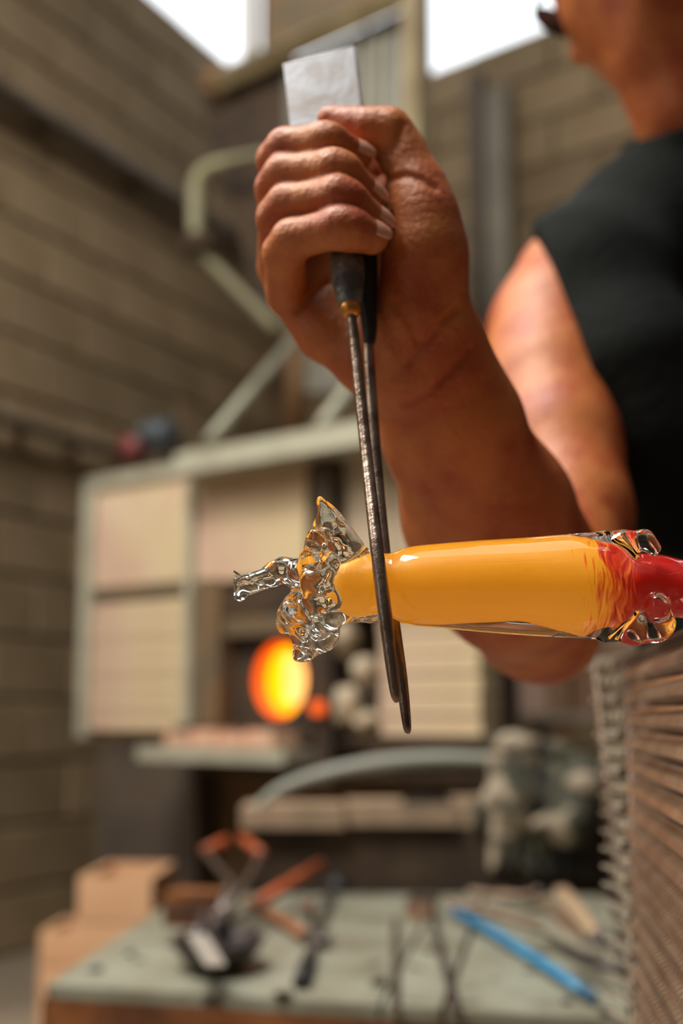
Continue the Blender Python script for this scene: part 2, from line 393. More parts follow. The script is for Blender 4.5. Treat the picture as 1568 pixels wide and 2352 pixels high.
bm_to('mouth_wall', bm, M_dark, furnace)
# rim glowing red-orange, chamber yellow
def fdisc(name, c, r0, r1, y0, y1, m, n=40, cap=False, sz=1.08, skew=0.0):
    bm = bmesh.new(); A = []; B = []
    for k in range(n):
        t = 2*math.pi*k/n
        A.append(bm.verts.new(FO + FU*(c[0] + math.cos(t)*r0) + FW*y0 + UZ*(c[1] + math.sin(t)*r0*sz)))
        B.append(bm.verts.new(FO + FU*(c[0] + skew + math.cos(t)*r1) + FW*y1 + UZ*(c[1] + math.sin(t)*r1*sz)))
    for k in range(n): bm.faces.new([A[k], A[(k+1) % n], B[(k+1) % n], B[k]])
    if cap: bm.faces.new(B)
    return bm_to(name, bm, m, furnace, smooth=False)
fdisc('port_rim', pc, pr, pr*0.93, 0.022, 0.062, M_red)['label'] = 'orange-red glowing rim of the furnace mouth'
fdisc('chamber', (pc[0]-0.035, pc[1]), 0.105, 0.105, 0.063, 0.16, M_hot, cap=True, skew=0.0)['label'] = 'bright yellow glowing furnace chamber'
qa, qb = FP(655, 1510, -.12), FP(692, 1612, -.12)
box('hot_brick', (qa[0], 0.12, qb[1]), (qb[0], 0.155, qa[1]), M_pale, furnace, bevel=0.01, fr=FR)['label'] = 'pale yellow glowing brick inside the furnace mouth'
c2 = FP(723, 1626, 0.09)
bm = bmesh.new()
def fcyl(bm, c, r, y0, y1, n=20):
    A = []; B = []
    for k in range(n):
        t = 2*math.pi*k/n; q = FU*(c[0] + math.cos(t)*r) + UZ*(c[1] + math.sin(t)*r)
        A.append(bm.verts.new(FO + q + FW*y0)); B.append(bm.verts.new(FO + q + FW*y1))
    for k in range(n): bm.faces.new([A[k], A[(k+1) % n], B[(k+1) % n], B[k]])
    bm.faces.new(A); bm.faces.new(B)
c2 = FP(723, 1626, 0.07); fcyl(bm, c2, 0.015, -0.07, -0.05); bm_to('peephole', bm, M_red, furnace)['label'] = 'small round red glowing peephole'
# surrounds of the mouth
fbox('left_jamb', (462, 1335), (520, 1680), -0.03, 0.03, M_ochre, furnace)
fbox('mouth_lintel', (475, 1335), (722, 1400), -0.02, 0.03, M_dark, furnace)
fbox('ochre_lintel', (520, 1400), (722, 1452), -0.015, 0.03, M_ochre, furnace)
fbox('mouth_sill', (440, 1665), (752, 1700), -0.06, 0.05, M_dark, furnace)
# right modules
fbox('right_body', (762, 1060), (1112, 1690), 0.06, 0.14, M_grey, furnace)
fbox('upper_panel', (765, 1050), (905, 1345), 0.0, 0.06, M_fibre2, furnace)
fbox('upper_panel', (912, 1050), (1105, 1345), 0.0, 0.06, M_fibre2, furnace)
fbox('pipe_shelf', (765, 1345), (1108, 1395), -0.03, 0.06, M_ochre, furnace)
za, zb = z(1000, 1690), z(1000, 1405); uA, uB = u(880, 1500), u(1108, 1500)
for k in range(6):
    z0 = za + (zb-za)*k/6; box('fibre_board', (uA, -0.01 - 0.004*(k % 2), z0), (uB, 0.06, z0 + (zb-za)/6 - 0.004), M_fibre, furnace, fr=FR)
M_lump = mat('pale refractory', (0.55, 0.46, 0.34), 0.9, col2=(0.35, 0.26, 0.17), scale=14, mix=(0.4, 0.65), bump=0.5)
for k, (px, py, rx, rz) in enumerate(((795, 1470, .035, .045), (800, 1625, .04, .05), (845, 1545, .028, .04), (850, 1660, .03, .025))):
    c = FP(px, py); blob('refractory_lump', FO + FU*c[0] - FW*0.005 + UZ*c[1], (rx, 0.035, rz), M_lump, furnace, seed=k, axes=(FU, FW, UZ))
# sill with loose firebricks
sill = fbox('working_sill', (425, 1712), (760, 1752), -0.16, 0.02, M_gframe, furnace)
for k in range(4):
    a0 = u(475, 1690) + 0.088*k; zz = z(560, 1712)
    box('firebrick', (a0, -0.14, zz), (a0+0.082, -0.03, zz+0.03 + 0.008*(k % 2)), M_brickp, furnace, bevel=0.006, fr=FR)
# stands and the space below
fbox('left_stand', (212, 1706), (432, 2260), 0.02, 0.7, M_grey, furnace)['label'] = 'dark grey steel cabinet under the furnace'
fbox('under_beam', (432, 1756), (1112, 1800), 0.02, 0.08, M_dark, furnace)
u0, u1 = u(432, 1800), UE
box('back_sheet', (u0, 0.10, 0.0), (u1-0.06, 0.12, ZB-0.05), M_ochre, furnace, fr=FR)
box('leg', (u1-0.05, 0.02, 0), (u1, 0.07, ZB-0.1), M_dark, furnace, fr=FR)
box('leg', (u1-0.05, 0.09, 0), (u1, 0.13, ZB-0.1), M_dark, furnace, fr=FR)
fbox('floor_plate', (760, 1697), (1112, 1716), -0.02, 0.14, M_dark, furnace)
# struts above, rising to the hood
M_strut = mat('pale green strut', (0.33, 0.33, 0.25), 0.5, 0.2, col2=(0.22, 0.2, 0.15), scale=15)
def on_f(px, py, off=0.1): return on_plane(px, py, FO + FN*off, FN)
tube('strut', [on_f(478, 1015), on_f(700, 752, -0.4)], 0.016, M_strut, furnace)
tube('strut', [on_f(735, 985), on_f(905, 755, -0.4)], 0.018, M_strut, furnace)
# blower motor on the left module
M_navy = mat('dark blue motor shell', (0.025, 0.03, 0.035), 0.5, 0.3, col2=(0.05, 0.06, 0.07), scale=9)
M_mred = mat('dull red casing', (0.16, 0.03, 0.03), 0.5)
M_teal = mat('teal base', (0.06, 0.12, 0.13), 0.6)
mc = on_f(362, 1005, -0.1); mb = on_f(362, 1085, -0.1); mb.z = ZT
mot = thing('blower_motor', 'dark blue round blower motor with a red casing on top of the furnace', 'motor', mb)
R0 = 0.052
bm = bmesh.new(); add_tube(bm, [mc - FU*0.06 + FU*0.012*k for k in range(11)], [0.028, 0.042, 0.049, 0.052, 0.052, 0.052, 0.052, 0.052, 0.05, 0.044, 0.03], 24); shell = bm_to('motor_shell', bm, M_navy, mot, smooth=True)
tube('fan_housing', [mc - UZ*0.035 - FW*0.03 - FU*0.045, mc - UZ*0.035 - FW*0.075 - FU*0.045], 0.036, M_mred, mot)
box('motor_foot', (-0.12, -0.05, 0), (0.07, 0.05, 0.02), M_teal, mot, fr=(mb, FU, FW, UZ))
box('motor_bracket', (-0.05, -0.03, 0.02), (0.04, 0.03, mc.z - ZT - 0.03), M_dark, mot, fr=(mb, FU, FW, UZ))
for k in range(5): tube('cooling_fin', [mc + FU*(-0.03+0.015*k), mc + FU*(-0.026+0.015*k)], 0.056, M_navy, shell, sides=24)
#==HOOD
# ------------------------------------------------------------------ hood above the furnace
M_olive = mat('olive painted steel', (0.34, 0.28, 0.16), 0.5, 0.2, col2=(0.24, 0.18, 0.1), scale=7)
M_hoodp = mat('galvanised sheet', (0.27, 0.26, 0.22), 0.5, 0.5, col2=(0.2, 0.19, 0.16), scale=5)
HO = FO + FW*0.55 + FU*0.25
HN = FN
def HP(px, py, off=0.0): return on_plane(px, py, HO + HN*off, HN)
hood = thing('extraction_hood', 'olive steel extraction hood hanging over the furnace, grey sheet panel', 'hood', HP(760, 300))
def hbox(name, pts, th, m): return prism(name, pts, FW*th, m, hood, bevel=0.003)
a, b = HP(545, 176, 0.05), HP(985, -38, 0.05)
zt, zt2 = HP(560, 110, .05), HP(560, 170, .05)
tube('hood_beam', [HP(490, 190, 0.05), HP(960, -25, 0.05)], 0.042, M_olive, hood, sides=4, smooth=False)
tube('hood_post', [HP(955, -40, 0.05), HP(962, 1000, 0.05)], 0.042, M_olive, hood, sides=4, smooth=False)
hbox('sheet_panel', [HP(655, 150), HP(935, 20), HP(935, 900), HP(655, 900)], 0.01, M_hoodp)
hbox('sheet_panel', [HP(455, 205), HP(655, 130), HP(652, 760), HP(600, 720)], 0.01, M_dark)
hbox('upper_sheet', [HP(606, -95), HP(950, -95), HP(950, -30), HP(606, 130)], 0.01, M_ochre)
for px in (840, 870): tube('sheet_rib', [HP(px, 60, 0.01), HP(px, 880, 0.01)], 0.007, M_gframe, hood, sides=6)
tube('flue_post', [HP(575, -80, 0.0), HP(575, 130, 0.0)], 0.026, mat('white painted post', (0.6, 0.56, 0.5), 0.5), hood, sides=4, smooth=False)
tube('flue_duct', [HP(640, -90, -0.15), HP(640, 250, -0.15)], 0.06, M_dark, hood)
blob('rust_joint', HP(500, 190, 0.04), (0.05, 0.03, 0.05), mat('rusty joint', (0.35, 0.15, 0.04), 0.8, col2=(0.16, 0.09, 0.04), scale=20), hood, sub=3)
tube('counterweight_post', [HP(680, 760), HP(680, 1010)], 0.035, mat('rust brown pipe', (0.12, 0.06, 0.02), 0.7, 0.2), hood)
# bent tube arm of the pulley
arm = thing('bent_tube_arm', 'pale yellow-green bent tube arm left of the hood', 'tube', HP(450, 560, 0.1))
tube('tube_arm', [HP(640, 345, 0.1), HP(560, 360, 0.1), HP(478, 385, 0.1), HP(452, 420, 0.1), HP(448, 480, 0.1), HP(450, 540, 0.1)], [0.010, 0.012, 0.02, 0.024, 0.024, 0.022], mat('pale yellow green tube', (0.42, 0.40, 0.24), 0.5, col2=(0.3, 0.28, 0.17), scale=10), arm, curve=6)
tube('lower_brace', [HP(448, 565, 0.1), HP(520, 640, 0.08), HP(640, 760, 0.03)], 0.017, mat('dull olive brace', (0.22, 0.2, 0.12), 0.6), arm, curve=4)
box('clamp', (-0.05, -0.03, -0.02), (0.09, 0.03, 0.02), M_dark, arm, fr=(HP(450, 560, 0.12), FU, FW, UZ))
# vertical channels fixed to the back wall, right of the hood
M_chan = mat('grey wall channel', (0.26, 0.235, 0.18), 0.7, 0.0, col2=(0.20, 0.175, 0.13), scale=4)
def bw(px, py, off=0.04): return on_plane(px, py, CORNER + N_back*off, N_back)
for px, r, lb, m in ((1100, 0.03, 'dark vertical cable channel on the back wall', mat('brown cable channel', (0.12, 0.09, 0.065), 0.7)), (1150, 0.055, 'wide grey vertical channel on the back wall', M_chan)):
    t = bw(px, 210 if px > 1120 else 180); b = bw(px, 1000); b.x, b.y = t.x, t.y
    cc = box('wall_channel', (-r, -0.05, b.z - 0.4), (r, 0.0, t.z), m, fr=(Vector((t.x, t.y, 0)), BD, -N_back, UZ)); tag(cc, lb, 'channel')
# ------------------------------------------------------------------ rack to the right of the furnace
M_wood = mat('brown wood', (0.17, 0.09, 0.05), 0.75, col2=(0.26, 0.15, 0.09), scale=8, mix=(0.35, 0.65))
M_pinkb = mat('dusty pink box', (0.40, 0.28, 0.22), 0.8, col2=(0.3, 0.2, 0.15), scale=6)
RO = P(1125, 1700, 3.35); RO.z = 0
rack = thing('storage_rack', 'brown wooden rack right of the furnace with two shelves', 'rack', RO)
RF = (RO, UX, UY, UZ)
for x in (0.02, 0.17, 0.62):
    for y in (0.0, 0.35): box('post', (x, y, 0), (x+0.035, y+0.035, 0.98), M_wood, rack, fr=RF)
for zz in (0.40, 0.735): box('shelf_board', (0.0, -0.01, zz), (0.67, 0.40, zz+0.022), mat('grey shelf', (0.24, 0.2, 0.16), 0.7), rack, fr=RF)
for k, (x, w, h, zz, m) in enumerate(((0.06, 0.10, 0.13, 0.757, M_pinkb), (0.22, 0.14, 0.17, 0.757, M_wood), (0.38, 0.20, 0.21, 0.757, M_pinkb), (0.06, 0.10, 0.20, 0.422, M_pinkb), (0.22, 0.13, 0.24, 0.422, M_ochre), (0.38, 0.2, 0.26, 0.422, M_pinkb))):
    t = thing('storage_box', ['narrow pink box at the left end of the rack top shelf', 'brown wooden box in the middle of the rack top shelf', 'large pink box at the right of the rack top shelf', 'narrow pink box at the left of the lower rack shelf', 'ochre box in the middle of the lower rack shelf', 'large pink box at the right of the lower rack shelf'][k], 'box', RO + Vector((x + w/2, 0.15, zz)))
    box('box_body', (x, 0.04, zz), (x+w, 0.30, zz+h*0.85), m, t, bevel=0.006, fr=RF); box('lid', (x-0.004, 0.036, zz+h*0.85), (x+w+0.004, 0.304, zz+h), m, t, fr=RF)
#==MID
# ------------------------------------------------------------------ low table with tools
TZ = 0.42
M_tab = mat('worn pale green table paint', (0.29, 0.295, 0.235), 0.5, 0.0, col2=(0.19, 0.175, 0.125), scale=7, mix=(0.35, 0.62), bump=0.2, col3=(0.05, 0.035, 0.025), sc3=16, mix3=(0.60, 0.68))
M_rust = mat('rusty orange steel', (0.30, 0.11, 0.03), 0.75, 0.2, col2=(0.10, 0.035, 0.012), scale=9, mix=(0.35, 0.62), bump=0.3)
tc = [on_z(108, 2262, TZ), on_z(1446, 2345, TZ), on_z(1400, 2055, TZ), on_z(420, 2052, TZ)]
table = thing('tool_table', 'low rusty steel tool table with a worn pale green top', 'table', Vector(((tc[0].x+tc[2].x)/2, (tc[0].y+tc[2].y)/2, 0)))
def tpoint(s, t):
    f = tc[0].lerp(tc[1], s); b = tc[3].lerp(tc[2], s); return f.lerp(b, t)
cuts = [0.0, 0.268, 0.552, 0.556, 0.646, 0.650, 1.0]
for s0, s1 in ((0.0, 0.293), (0.2965, 0.598), (0.606, 0.701), (0.712, 1.0)):
    prism('top_board', [p - UZ*0.015 for p in (tpoint(s0, 0), tpoint(s1, 0), tpoint(s1, 1), tpoint(s0, 1))], UZ*0.015, M_tab, table)
dn = UZ*-0.10
fdir = (tc[1]-tc[0]).normalized(); bdir = (tc[3]-tc[0]).normalized()
prism('front_apron', [tc[0] - UZ*0.016, tc[1] - UZ*0.016, tc[1] - UZ*0.016 + bdir*0.008, tc[0] - UZ*0.016 + bdir*0.008], dn, M_rust, table)
prism('side_apron', [tc[0] - UZ*0.016 + bdir*0.009, tc[3] - UZ*0.016, tc[3] - UZ*0.016 + fdir*0.008, tc[0] - UZ*0.016 + fdir*0.008 + bdir*0.009], dn, M_rust, table)
prism('back_apron', [tc[3] - UZ*0.016 + fdir*0.01, tc[2] - UZ*0.016, tc[2] - UZ*0.016 + bdir*0.008, tc[3] - UZ*0.016 + bdir*0.008 + fdir*0.01], dn, M_rust, table)
prism('under_shelf', [tpoint(0.02, 0.03) - UZ*0.30, tpoint(0.98, 0.03) - UZ*0.30, tpoint(0.98, 0.97) - UZ*0.30, tpoint(0.02, 0.97) - UZ*0.30], UZ*0.012, M_rust, table)
for s, t in ((0.015, 0.03), (0.985, 0.03), (0.985, 0.97), (0.015, 0.97)):
    p = tpoint(s, t); box('leg', (p.x-0.018, p.y-0.018, 0), (p.x+0.018, p.y+0.018, TZ-0.018), M_rust, table)
T = lambda px, py, h=0.0: on_z(px, py, TZ + h)
M_iron = mat('tool iron', (0.06, 0.05, 0.05), 0.4, 0.7, col2=(0.12, 0.1, 0.1), scale=30)
M_steel = mat('grey tool steel', (0.30, 0.27, 0.26), 0.35, 0.8, col2=(0.16, 0.12, 0.1), scale=25)
M_org = mat('orange red grip', (0.50, 0.10, 0.03), 0.5, col2=(0.35, 0.07, 0.02), scale=12)
M_black = mat('black rubber', (0.008, 0.008, 0.009), 0.55)
# ladle
lc = T(500, 2225)
lad = thing('ladle', 'dark iron ladle with a shiny bowl at the front left of the table', 'ladle', lc)
bm = bmesh.new(); prof = [(0.0, 0.0), (0.018, 0.001), (0.034, 0.008), (0.044, 0.02), (0.049, 0.033), (0.045, 0.033), (0.040, 0.021), (0.030, 0.011), (0.016, 0.005), (0.0, 0.004)]
n = 28; rings = []
for r, h in prof: rings.append([bm.verts.new(lc + Vector((math.cos(2*math.pi*k/n)*r*1.25, math.sin(2*math.pi*k/n)*r*1.8, h*1.15 + 0.002))) for k in range(n)] if r > 0 else [bm.verts.new(lc + Vector((0, 0, h + 0.002)))])
for i in range(len(rings)-1):
    A, B = rings[i], rings[i+1]
    for k in range(n):
        if len(A) == 1: bm.faces.new([A[0], B[(k+1) % n], B[k]])
        elif len(B) == 1: bm.faces.new([A[k], A[(k+1) % n], B[0]])
        else: bm.faces.new([A[k], A[(k+1) % n], B[(k+1) % n], B[k]])
bm_to('bowl', bm, M_iron, lad, smooth=True)
tube('handle', [lc + Vector((0.0, 0.083, 0.036)), T(510, 2115, 0.05), T(560, 2040, 0.06)], [0.009, 0.007, 0.006], M_iron, lad, curve=5)
# flat steel scraper across the ladle
sc_ = thing('steel_scraper', 'bright steel scraper blade lying in the ladle bowl', 'scraper', T(475, 2180, 0.03))
a, b = T(452, 2150, 0.045), T(496, 2222, 0.035); wv = (b-a).cross(UZ).normalized()*0.013
prism('blade', [a-wv, a+wv, b+wv*0.9, b-wv*0.9], UZ*0.003, mat('bright worn steel', (0.65, 0.62, 0.58), 0.35, 0.6), sc_, bevel=0.0005)
tube('handle', [a, T(470, 2100, 0.05)], 0.008, M_iron, sc_)
# rust coloured block
rb = thing('wooden_block', 'orange-brown block at the back left of the table', 'block', T(440, 2120))
p0 = T(375, 2128); box('block_body', (0, 0, 0), (0.088, 0.07, 0.052), M_rust, rb, bevel=0.006, fr=(p0, fdir, Vector((-fdir.y, fdir.x, 0)), UZ))
box('metal_band', (-0.001, -0.001, 0.02), (0.089, 0.071, 0.028), M_iron, rb, bevel=0.001, fr=(p0, fdir, Vector((-fdir.y, fdir.x, 0)), UZ))
def pliers(label, pivot, tips, grips, gr=0.009, gm=M_org, cat='pliers', name='long_pliers'):
    t = thing(name, label, cat, pivot)
    for tp, g in zip(tips, grips):
        tube('jaw', [pivot, pivot.lerp(tp, 0.5) + UZ*0.004, tp], [0.007, 0.006, 0.003], M_steel, t)
        mid = pivot.lerp(g[0], 0.5)
        ar = tube('arm', [pivot] + [Vector(q) for q in g[:-1]], 0.005, M_steel, t)
        tube('grip', [g[-2], g[-1]], gr, gm, ar)
    tube('pivot', [pivot - UZ*0.006, pivot + UZ*0.010], 0.010, M_iron, t)
    return t
pliers('open pliers with orange-red handles resting behind the ladle', T(500, 2105, 0.035), [T(470, 2165, 0.01), T(500, 2160, 0.012)],
       [[T(575, 2010, 0.07), T(600, 1960, 0.09), T(555, 1925, 0.10)], [T(530, 2025, 0.06), T(468, 1955, 0.09), T(520, 1930, 0.105)]])
sh = thing('shears', 'orange-handled shears with dark blades, black knob beside them', 'shears', T(600, 2080, 0.03))
tube('blade', [T(600, 2080, 0.03), T(545, 2110, 0.02), T(490, 2145, 0.008)], [0.010, 0.009, 0.003], M_iron, sh, flat=0.4)
tube('handle', [T(600, 2068, 0.035), T(735, 1985, 0.06)], 0.0095, M_org, sh)
tube('handle', [T(570, 2075, 0.02), T(640, 2110, 0.012), T(700, 2150, 0.012)], [0.008, 0.009, 0.008], mat('worn orange grip', (0.36, 0.13, 0.05), 0.6, col2=(0.2, 0.08, 0.04), scale=30), sh, curve=4)
tube('handle', [T(700, 2150, 0.012), T(755, 2165, 0.010)], 0.007, M_iron, sh)
kn = thing('black_knob', 'black round knob on a short stem at the end of the orange handle', 'knob', T(775, 2050))
blob('knob_head', T(775, 1962, 0.055), (0.024, 0.022, 0.024), M_black, kn, amp=0.08)
tube('stem', [T(775, 2035, 0.002), T(775, 1975, 0.05)], 0.009, M_black, kn); tube('foot', [T(775, 2040, 0.0), T(775, 2040, 0.008)], 0.022, M_black, kn)
r1 = thing('iron_rod_tool', 'dark iron rod tool lying front to back in the middle of the table', 'tool', T(720, 2160))
tube('shaft', [T(765, 2040, 0.014), T(735, 2120, 0.010), T(712, 2195, 0.010)], [0.006, 0.0055, 0.006], M_steel, r1)
tube('grip', [T(712, 2195, 0.010), T(690, 2255, 0.010)], [0.009, 0.010], M_black, r1)
r2 = thing('orange_peg', 'short orange-red peg standing beside the shears', 'peg', T(708, 2080))
tube('peg_body', [T(708, 2085, 0.0), T(705, 2085, 0.03)], [0.010, 0.008], M_org, r2); tube('peg_tip', [T(705, 2085, 0.03), T(705, 2085, 0.042)], [0.006, 0.003], M_iron, r2)
# brown wooden block at the back, blue rod, brown scraps
wb = thing('brown_block', 'small dark brown wood block at the back of the table between the boards', 'block', T(965, 2105))
box('block_body', (0, 0, 0), (0.042, 0.05, 0.03), M_wood, wb, bevel=0.004, fr=(T(932, 2112), fdir, Vector((-fdir.y, fdir.x, 0)), UZ))
box('metal_cap', (0.0, 0.0, 0.03), (0.042, 0.05, 0.033), M_iron, wb, bevel=0.001, fr=(T(932, 2112), fdir, Vector((-fdir.y, fdir.x, 0)), UZ))
M_blue = mat('bright blue paint', (0.02, 0.20, 0.42), 0.4, col2=(0.03, 0.26, 0.48), scale=14)
bl = thing('blue_rod', 'bright blue flat rod lying diagonally on the table', 'rod', T(1200, 2190))
tube('rod_body', [T(1045, 2093, 0.012), T(1140, 2145, 0.012), T(1250, 2215, 0.012), T(1340, 2276, 0.012)], [0.009, 0.009, 0.008, 0.007], M_blue, bl, flat=0.8)
tube('rod_tip', [T(1340, 2276, 0.012), T(1366, 2293, 0.010)], [0.0075, 0.005], mat('dark blue tip', (0.02, 0.1, 0.2), 0.5), bl)
st = thing('steel_strip', 'narrow steel strip lying front to back beside the board gap', 'strip', T(1020, 2200))
tube('strip_body', [T(985, 2075, 0.004), T(1050, 2325, 0.004)], 0.006, M_iron, st, sides=4, smooth=False, flat=0.6)
st = thing('steel_strip', 'dark thin bar lying front to back left of the brown block', 'strip', T(912, 2200))
tube('strip_body', [T(908, 2110, 0.004), T(909, 2335, 0.004)], 0.005, M_dark, st, sides=4, smooth=False, flat=0.6)
M_scrap = mat('brown scrap', (0.20, 0.13, 0.09), 0.7, col2=(0.34, 0.24, 0.17), scale=20, mix=(0.35, 0.65), bump=0.3)
lbs = ['long brown tong lying behind the blue rod', 'pale tan wooden paddle near the mesh screen', 'dark forged tong behind the tan paddle', 'grey green bent bar at the right of the table', 'brown stick at the back of the table', 'dark bent bar beside the mesh screen']
for k, (pl, r, m) in enumerate((([(1035, 2075), (1150, 2100), (1290, 2145)], .009, M_scrap), ([(1290, 2050), (1340, 2110), (1375, 2160)], .016, mat('tan wood', (0.42, 0.29, 0.18), 0.7)),
                    ([(1150, 2050), (1260, 2080), (1330, 2160)], .008, M_wood), ([(1250, 2120), (1340, 2180), (1430, 2190)], .012, M_chan), ([(1080, 2050), (1180, 2060), (1230, 2050)], .010, M_scrap), ([(1300, 2180), (1370, 2215), (1430, 2222)], .009, M_iron))):
    pts = [T(x, y, r + 0.004*k) for x, y in pl]; t = thing('loose_tool', lbs[k], 'tool', pts[1])
    tube('tool_body', pts, [r, r*0.9, r*0.7], m, t, curve=5, flat=0.7); tube('tool_end', [pts[-1], pts[-1] + (pts[-1]-pts[1]).normalized()*0.02], r*0.9, M_iron, t)
# glass crumbs scattered on the table
crumb_me = None
for k, (x, y, lb) in enumerate([(300, 2190, 'dark glass crumb on the table left of the ladle'), (220, 2225, 'dark glass crumb near the left front corner of the table'), (650, 2285, 'dark glass crumb at the front edge right of the ladle'), (1300, 2300, 'dark glass crumb just in front of the blue rod tip'), (1392, 2325, 'dark glass crumb at the right front corner of the table'), (868, 2255, 'dark glass crumb left of the long dark thin bar')]):
    r = 0.006 + 0.002*(k % 3); o = blob('glass_crumb', T(x, y, r*0.4), (r*1.3, r*1.5, r*0.6), mat('black glass crumb', (0.03, 0.025, 0.02), 0.3), amp=0.3, sub=1, seed=k, smooth=False)
    tag(o, lb, 'crumb', 'glass crumbs on the table top')
# ------------------------------------------------------------------ low brick hearth behind the table
M_slab = mat('burnt pinkish slab', (0.45, 0.31, 0.21), 0.85, col2=(0.25, 0.18, 0.12), scale=7, mix=(0.35, 0.65), bump=0.5)
hz = 0.56
H = lambda px, py, zz=hz: on_z(px, py, zz)
hb = P(560, 1905, 2.5); he = P(1140, 1905, 2.5)
hearth = thing('cooling_bench', 'dark low bench with a burnt slab top between the table and the furnace', 'bench', Vector(((hb.x+he.x)/2, 2.5, 0)))
sl = P(560, 1893, 2.5); sr = P(1040, 1893, 2.5)
box('slab_top', (sl.x, 2.47, sl.z), (P(790, 1890, 2.5).x, 2.66, sl.z+0.038), M_slab, hearth, bevel=0.008)
box('slab_top', (P(795, 1890, 2.5).x, 2.48, sl.z+0.004), (sr.x, 2.66, sl.z+0.044), M_slab, hearth, bevel=0.008)
box('bench_body', (sl.x+0.02, 2.50, 0.0), (sr.x+0.35, 2.66, sl.z), M_dark, hearth)
q = thing('firebrick', 'pale tan firebrick at the right end of the burnt slab', 'brick', (P(1080, 1900, 2.47).x, 2.3, sl.z))
box('brick_body', (P(1035, 1900, 2.47).x, 2.50, sl.z), (P(1130, 1900, 2.47).x, 2.58, sl.z+0.055), mat('tan firebrick', (0.45, 0.33, 0.22), 0.85, col2=(0.36, 0.25, 0.17), scale=20), q, bevel=0.006)
bx = thing('iron_box', 'small black iron box on the right part of the slab', 'box', (P(970, 1890, 2.48).x, 2.5, sl.z+0.044))
# hose curving behind the bench
hs = thing('curved_hose', 'pale grey-green hose curving in front of the furnace base', 'hose', P(860, 1770, 2.55))
tube('hose_run', [P(575, 1872, 2.46), P(640, 1815, 2.46), P(740, 1778, 2.47), P(870, 1752, 2.47), P(1010, 1742, 2.47), P(1140, 1745, 2.47)], [0.010, 0.011, 0.013, 0.014, 0.014, 0.012], mat('grey green hose', (0.30, 0.31, 0.27), 0.5), hs, curve=6)
tube('hose_fitting', [P(1140, 1745, 2.5), P(1165, 1748, 2.49)], 0.018, M_iron, hs)
# work gloves and rags bundled on the bench right end
M_g1 = mat('patched glove cloth', (0.05, 0.05, 0.035), 0.9, col2=(0.44, 0.36, 0.27), scale=11, mix=(0.49, 0.58), bump=0.4, bscale=60, detail=3)
M_g2 = mat('dark glove cloth', (0.012, 0.014, 0.012), 0.9, col2=(0.15, 0.14, 0.09), scale=12, mix=(0.52, 0.62), bump=0.4)
def glove(label, wrist, palm, fdirv, side, m, s=1.0, gid=0):
    t = thing('work_glove', label, 'glove', palm, 'gloves on the bench end')
    f = fdirv.normalized(); sd = (side - f*side.dot(f)).normalized()
    xs = np.arange(-0.17, 0.2, 0.006)
    g = Field(xs + palm.x, xs + palm.y, xs + palm.z)
    g.chain([(wrist, 0.05*s), (palm, 0.046*s), (palm + f*0.03, 0.045*s)], 0.02, 0.02)
    for k in range(4):
        a = palm + f*0.04*s + sd*(k-1.5)*0.024*s; g.chain([(a, 0.014*s), (a + f*0.045*s + sd*(k-1.5)*0.004, 0.013*s), (a + f*0.08*s + sd*(k-1.5)*0.008 - UZ*0.02, 0.011*s)], 0.008, 0.010)
    a = palm - sd*0.04*s; g.chain([(a, 0.016*s), (a - sd*0.03*s + f*0.03*s, 0.014*s), (a - sd*0.035*s + f*0.06*s, 0.012*s)], 0.01, 0.012)
    me = g.mesh('glove_body'); link_mesh('glove_body', me, t, m)
    tube('cuff', [wrist - f*0.012, wrist - f*0.04], [0.050*s, 0.055*s], m, t)
glove('pale patched work glove drooping at the left of the glove bundle', P(1180, 1740, 2.45), P(1185, 1815, 2.43), P(1190, 1960, 2.36) - P(1180, 1740, 2.38), UX, M_g1, 1.0)
glove('dark green patched work glove at the middle of the glove bundle', P(1265, 1760, 2.46), P(1270, 1830, 2.43), P(1280, 1960, 2.37) - P(1260, 1760, 2.40), UX, M_g2, 1.0)
glove('pale work glove hanging lowest at the right of the glove bundle', P(1330, 1800, 2.42), P(1310, 1880, 2.38), P(1270, 1960, 2.5) - P(1350, 1800, 2.34), UX, M_g1, 0.8)
gb = thing('glove_crate', 'dark crate behind the bundled work gloves', 'crate', (P(1240, 1900, 2.45).x, 2.5, sl.z))
box('crate_body', (P(1140, 1900, 2.45).x, 2.54, sl.z), (P(1390, 1900, 2.45).x, 2.66, P(1240, 1770, 2.5).z), M_black, gb, bevel=0.006)
# iron box parts
box('box_body', (P(925, 1890, 2.48).x, 2.50, sl.z+0.044), (P(1030, 1890, 2.48).x, 2.57, sl.z+0.055), M_black, bx, bevel=0.004); 
tube('box_handle', [Vector((P(960, 1890, 2.48).x, 2.53, sl.z+0.055)), Vector((P(975, 1890, 2.48).x, 2.53, sl.z+0.066)), Vector((P(990, 1890, 2.48).x, 2.53, sl.z+0.055))], 0.004, M_black, bx, curve=4)
